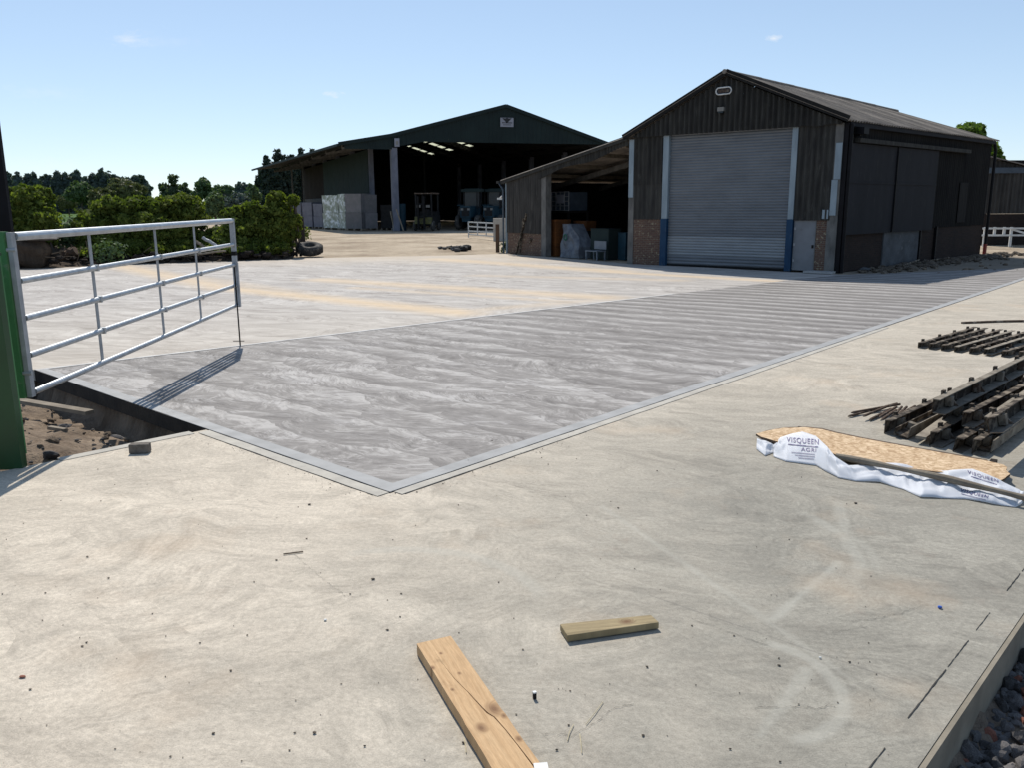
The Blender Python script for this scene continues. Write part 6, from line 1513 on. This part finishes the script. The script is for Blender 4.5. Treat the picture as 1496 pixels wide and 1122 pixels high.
plankmat('weathered_wood', (.37, .29, .165), (.20, .155, .085), [(.075, .012, .016)], (qb-qa).normalized(), 1)
ofc = MB(); ofc.hexa([Vector((p.x, p.y, .003)) for p in (qd, qc, qb, qa)]+[qd, qc, qb, qa]); ofo = ofc.build('timber_offcut', M['weathered_wood'])
bv = ofo.modifiers.new('bev', 'BEVEL'); bv.width = .003; bv.segments = 2
tag(ofo, 'short grey green timber offcut lying alone on the foreground concrete', 'offcut')
# half brick at the edge of the hollow
a = G(189, 664); b = G(215, 663); ang = math.atan2(b.y-a.y, b.x-a.x); c = (a+b)/2+Vector((0, .035, 0))
hb_ = MB().box((c.x, c.y, .034), (.135, .07, .066), Euler((0, 0, ang)).to_matrix()).build('half_brick', M['brick_dark']); bv = hb_.modifiers.new('b', 'BEVEL'); bv.width = .006; bv.segments = 2
tag(hb_, 'dark half brick at the edge of the concrete beside the hollow', 'brick')
# timber in the hollow
A = G(24, 585, -.13); B = G(131, 603, -.13); tag(MB().bar(A, B, .09, .035).build('old_board', M['timber_grey']), 'old grey board lying in the dug hollow below the gate', 'board')
A = G(72, 625, -.2); B = G(96, 629, -.2); tag(MB().bar(A, B, .04, .03).build('wood_scrap', M['timber_grey']), 'short wood scrap on the soil in the hollow', 'scrap')
rg = random.Random(21); hl = thing('soil_stones', 'loose stones and clods scattered on the soil of the hollow', 'stones', (-3.6, 6.3, -.25)); n = 0; small = MB()
while n < 420:
    x = rg.uniform(-5.2, -1.7); y = rg.uniform(4.9, 8.6)
    if dline((x, y), lM, cM) > -.12 or dline((x, y), aFar, bP) < .08: continue
    r = rg.choice([.012, .014, .018, .022, .03, .045]) if n < 130 else rg.uniform(.006, .016); z = Hg(x, y)+r*.3
    if n < 130: MB().lump((x, y, z), (r*1.3, r, r*.75), n, 2 if r > .03 else 1, .22).build('stone', M['rock' if rg.random() < .35 else 'soil'], hl)
    else: small.lump((x, y, z), (r*1.3, r, r*.75), n, 1, .2)
    n += 1
o = small.build('small_stones', M['rock'], hl); o['kind'] = 'stuff'
# gravel along the outer edge
gb = bpy.data.objects.new('gravel_bed', None); COL.objects.link(gb); gb['kind'] = 'structure'
stones = []
sh_mesh = []
for k in range(8):
    mb = MB().lump((0, 0, 0), (1.25, 1, .8), 50+k, 2, .22); me = bpy.data.meshes.new('stone'); me.from_pydata(mb.v, [], mb.f); me.materials.append(M['rock_brick'] if k == 7 else M['rock']); sh_mesh.append(me)
cnt = 0; tries = 0
while cnt < 290 and tries < 9000:
    tries += 1
    a = rg.uniform(-.25, 1.35); w = rg.uniform(.03, .50); p = eR0+dR*a+nOut*w
    r = rg.choice([.014, .018, .022, .028, .036])
    if any((p.x-s_[0])**2+(p.y-s_[1])**2 < ((r+s_[2])*.62)**2 for s_ in stones): continue
    stones.append((p.x, p.y, r)); o = bpy.data.objects.new('stone', sh_mesh[rg.randrange(7) if rg.random() < .9 else 7]); COL.objects.link(o); o.parent = gb
    o.location = (p.x, p.y, Hg(p.x, p.y)+r*.45); o.scale = (r, r, r); o.rotation_euler = (rg.uniform(0, 6), rg.uniform(0, 6), rg.uniform(0, 6)); cnt += 1
gr = MB()
for i in range(5200):
    a = rg.uniform(-.6, 2.0) if i < 3000 else rg.uniform(1.5, 9); w = rg.uniform(.02, .8) if i < 3000 else rg.uniform(.03, 1.8); p = eR0+dR*a+nOut*w; r = rg.uniform(.007, .019); gr.lump((p.x, p.y, Hg(p.x, p.y)+r*.4), (r*1.3, r, r*.8), i, 1, .22)
gro = gr.build('fine_gravel', M['rock'], gb); gro['kind'] = 'stuff'
# grit, chips and straw on the concrete
gt_ = MB()
for i in range(240):
    px = rg.uniform(-20, 1300); py = rg.uniform(660, 1120) if rg.random() < .8 else rg.uniform(640, 760)
    p = G(px, py)
    if dline(p, eRa, eRb) < .05: continue
    if dline(p, lM, cM) < 0 and dline(p, aFar, bP) > -.05: continue
    r = abs(rg.gauss(.0009, .0016))+.0008; gt_.lump((p.x, p.y, r*.5), (r*1.4, r, r*.7), i, 1, .25)
for i in range(260):
    a = rg.random(); p = (bS.lerp(cO, rg.random()) if a < .5 else cO+uM*rg.uniform(0, 2.2))+(nrmL if a < .5 else nrmR)*abs(rg.gauss(.08, .07)); r = abs(rg.gauss(.0008, .0012))+.0007
    gt_.lump((p.x, p.y, r*.5), (r*1.4, r, r*.7), i, 1, .25)
tag(gt_.build('grit', M['crumb'], local=True), 'dark grit and crumbs scattered over the foreground concrete', 'grit', kind='stuff')
for i, (px, py, r) in enumerate(((545, 847, .006), (586, 868, .003), (566, 921, .004), (120, 945, .0035), (44, 1008, .0035), (62, 907, .0025), (404, 819, .004), (1250, 736, .006), (1138, 973, .004), (452, 738, .006))):
    p = G(px, py); tag(MB().lump((p.x, p.y, r*.5), (r*1.7, r, r*.7), i, 2, .2).build('mud_crumb', M['crumb']),
        ['largest dark crumb left of the pine plank', 'small dark crumb up and right of the largest one', 'brown crumb just left of the plank end', 'dark crumb on the pale concrete lower left', 'dark crumb at the lower left edge of the photo', 'dark crumb near the left edge above the red leaf', 'dark crumb beside the thin stick', 'dark crumb below the white polythene', 'black crumb between the pale trowel sweeps', 'dark crumb near the corner of the darker slab'][i], 'crumb')
p = G(781, 1021); nt = thing('steel_nut', 'little shiny metal piece standing right of the pine plank', 'metal piece', p)
MB().box((p.x, p.y, .011), (.011, .010, .022), Euler((0, 0, .4)).to_matrix()).build('body', M['steel_dark'], nt); MB().box((p.x, p.y, .0245), (.012, .011, .005), Euler((0, 0, .4)).to_matrix()).build('top', M['white_paint'], nt)
p = G(1373, 889); tag(MB().lump((p.x, p.y, .005), (.010, .008, .006), 3, 2, .15).build('plastic_chip', M['blue_plastic']), 'small blue and white plastic chip on the right foreground concrete', 'chip')
p = G(475, 907); tag(MB().lump((p.x, p.y, .003), (.007, .006, .004), 4, 2, .15).build('white_chip', M['white_paint']), 'small white stone chip left of the pine plank', 'chip')
p = G(1198, 962); tag(MB().lump((p.x, p.y, .003), (.006, .004, .003), 4, 2, .15).build('white_chip', M['white_paint']), 'white fleck on the pale sweep in the right foreground', 'chip')
p = G(33, 990); tag(MB().lump((p.x, p.y, .003), (.014, .007, .004), 6, 2, .2).build('dead_leaf', M['rust_steel' if False else 'rock_brick']), 'reddish dead leaf near the left edge of the foreground', 'leaf')
A = G(414, 811); B = G(443, 807.5); tag(MB().cyl(A+Z*.004, B+Z*.004, .0035, 6).build('stick', M['twig']), 'thin brown stick lying on the left foreground concrete', 'stick')
for i, (a, b, c_) in enumerate((((881, 1027), (868, 1045), (856, 1060)), ((838, 1060), (832, 1072), (829, 1084)), ((847, 1074), (849, 1090), (850, 1102)), ((678, 1081), (680, 1092), (681, 1101)))):
    A, B, C = G(*a)+Z*.003, G(*b)+Z*.005, G(*c_)+Z*.003
    tag(MB().tube([A, B, C], .0014, 6).build('straw', M['straw']), ['longest pale straw lying right of the pine plank', 'short curved straw nearest the pine plank', 'short straight straw at the bottom of the straws', 'tiny straw standing off the left side of the plank'][i], 'straw', 'straws on the foreground concrete')
# rubble and litter at the foot of the barn side wall
rb = MB(); 
for i in range(420):
    a = rg.uniform(.6, LB+1.5); w = abs(rg.gauss(.35, .35))+.08; p = fS.P(a, 0, w); r = abs(rg.gauss(.03, .025))+.012
    rb.lump((p.x, p.y, .0+r*.3), (r*1.4, r, r*.7), i, 1, .25)
tag(rb.build('wall_rubble', M['crumb'], local=True), 'broken rubble and dirt along the foot of the barn side wall', 'rubble', kind='stuff')
for i, (s0, w0, s1, w1, r) in enumerate(((2.9, .5, 4.6, .25, .025), (3.2, .35, 5.4, .55, .02), (5.2, .3, 6.1, .5, .03))):
    A = fS.P(s0, .05, w0); B = fS.P(s1, .12, w1); tag(MB().cyl(A, B, r, 7).build('scrap_bar', M['black_steel']), ['dark scrap bar lying before the pale blockwork infill', 'second dark bar crossing in front of the blockwork', 'short dark bar right of the blockwork infill'][i], 'bar', 'scrap bars by the barn side wall')
p = fS.P(1.15, 0, .25); tag(MB().lump((p.x, p.y, .04), (.14, .08, .06), 77, 2, .2).build('broken_block', M['blockwork']), 'pale broken block lying at the barn front corner', 'block')
p = fA.P(WA-.25, 0, .32); tag(MB().box((p.x, p.y, .035), (.7, .3, .05), Euler((0, 0, math.atan2(fA.e.y, fA.e.x))).to_matrix()).build('door_step', M['slab_margin']), 'flat concrete step at the foot of the personnel door', 'step')
dm = MB()
for i in range(70):
    x = rg.uniform(10.5, 22); y = rg.uniform(20.5, 24.5); r = rg.uniform(.02, .07); dm.lump((x, y, 0), (r*1.4, r, r*.7), i, 1, .25)
tag(dm.build('dirt_lumps', M['soil'], local=True), 'lumps of dirt at the far right end of the slab', 'soil', kind='stuff')
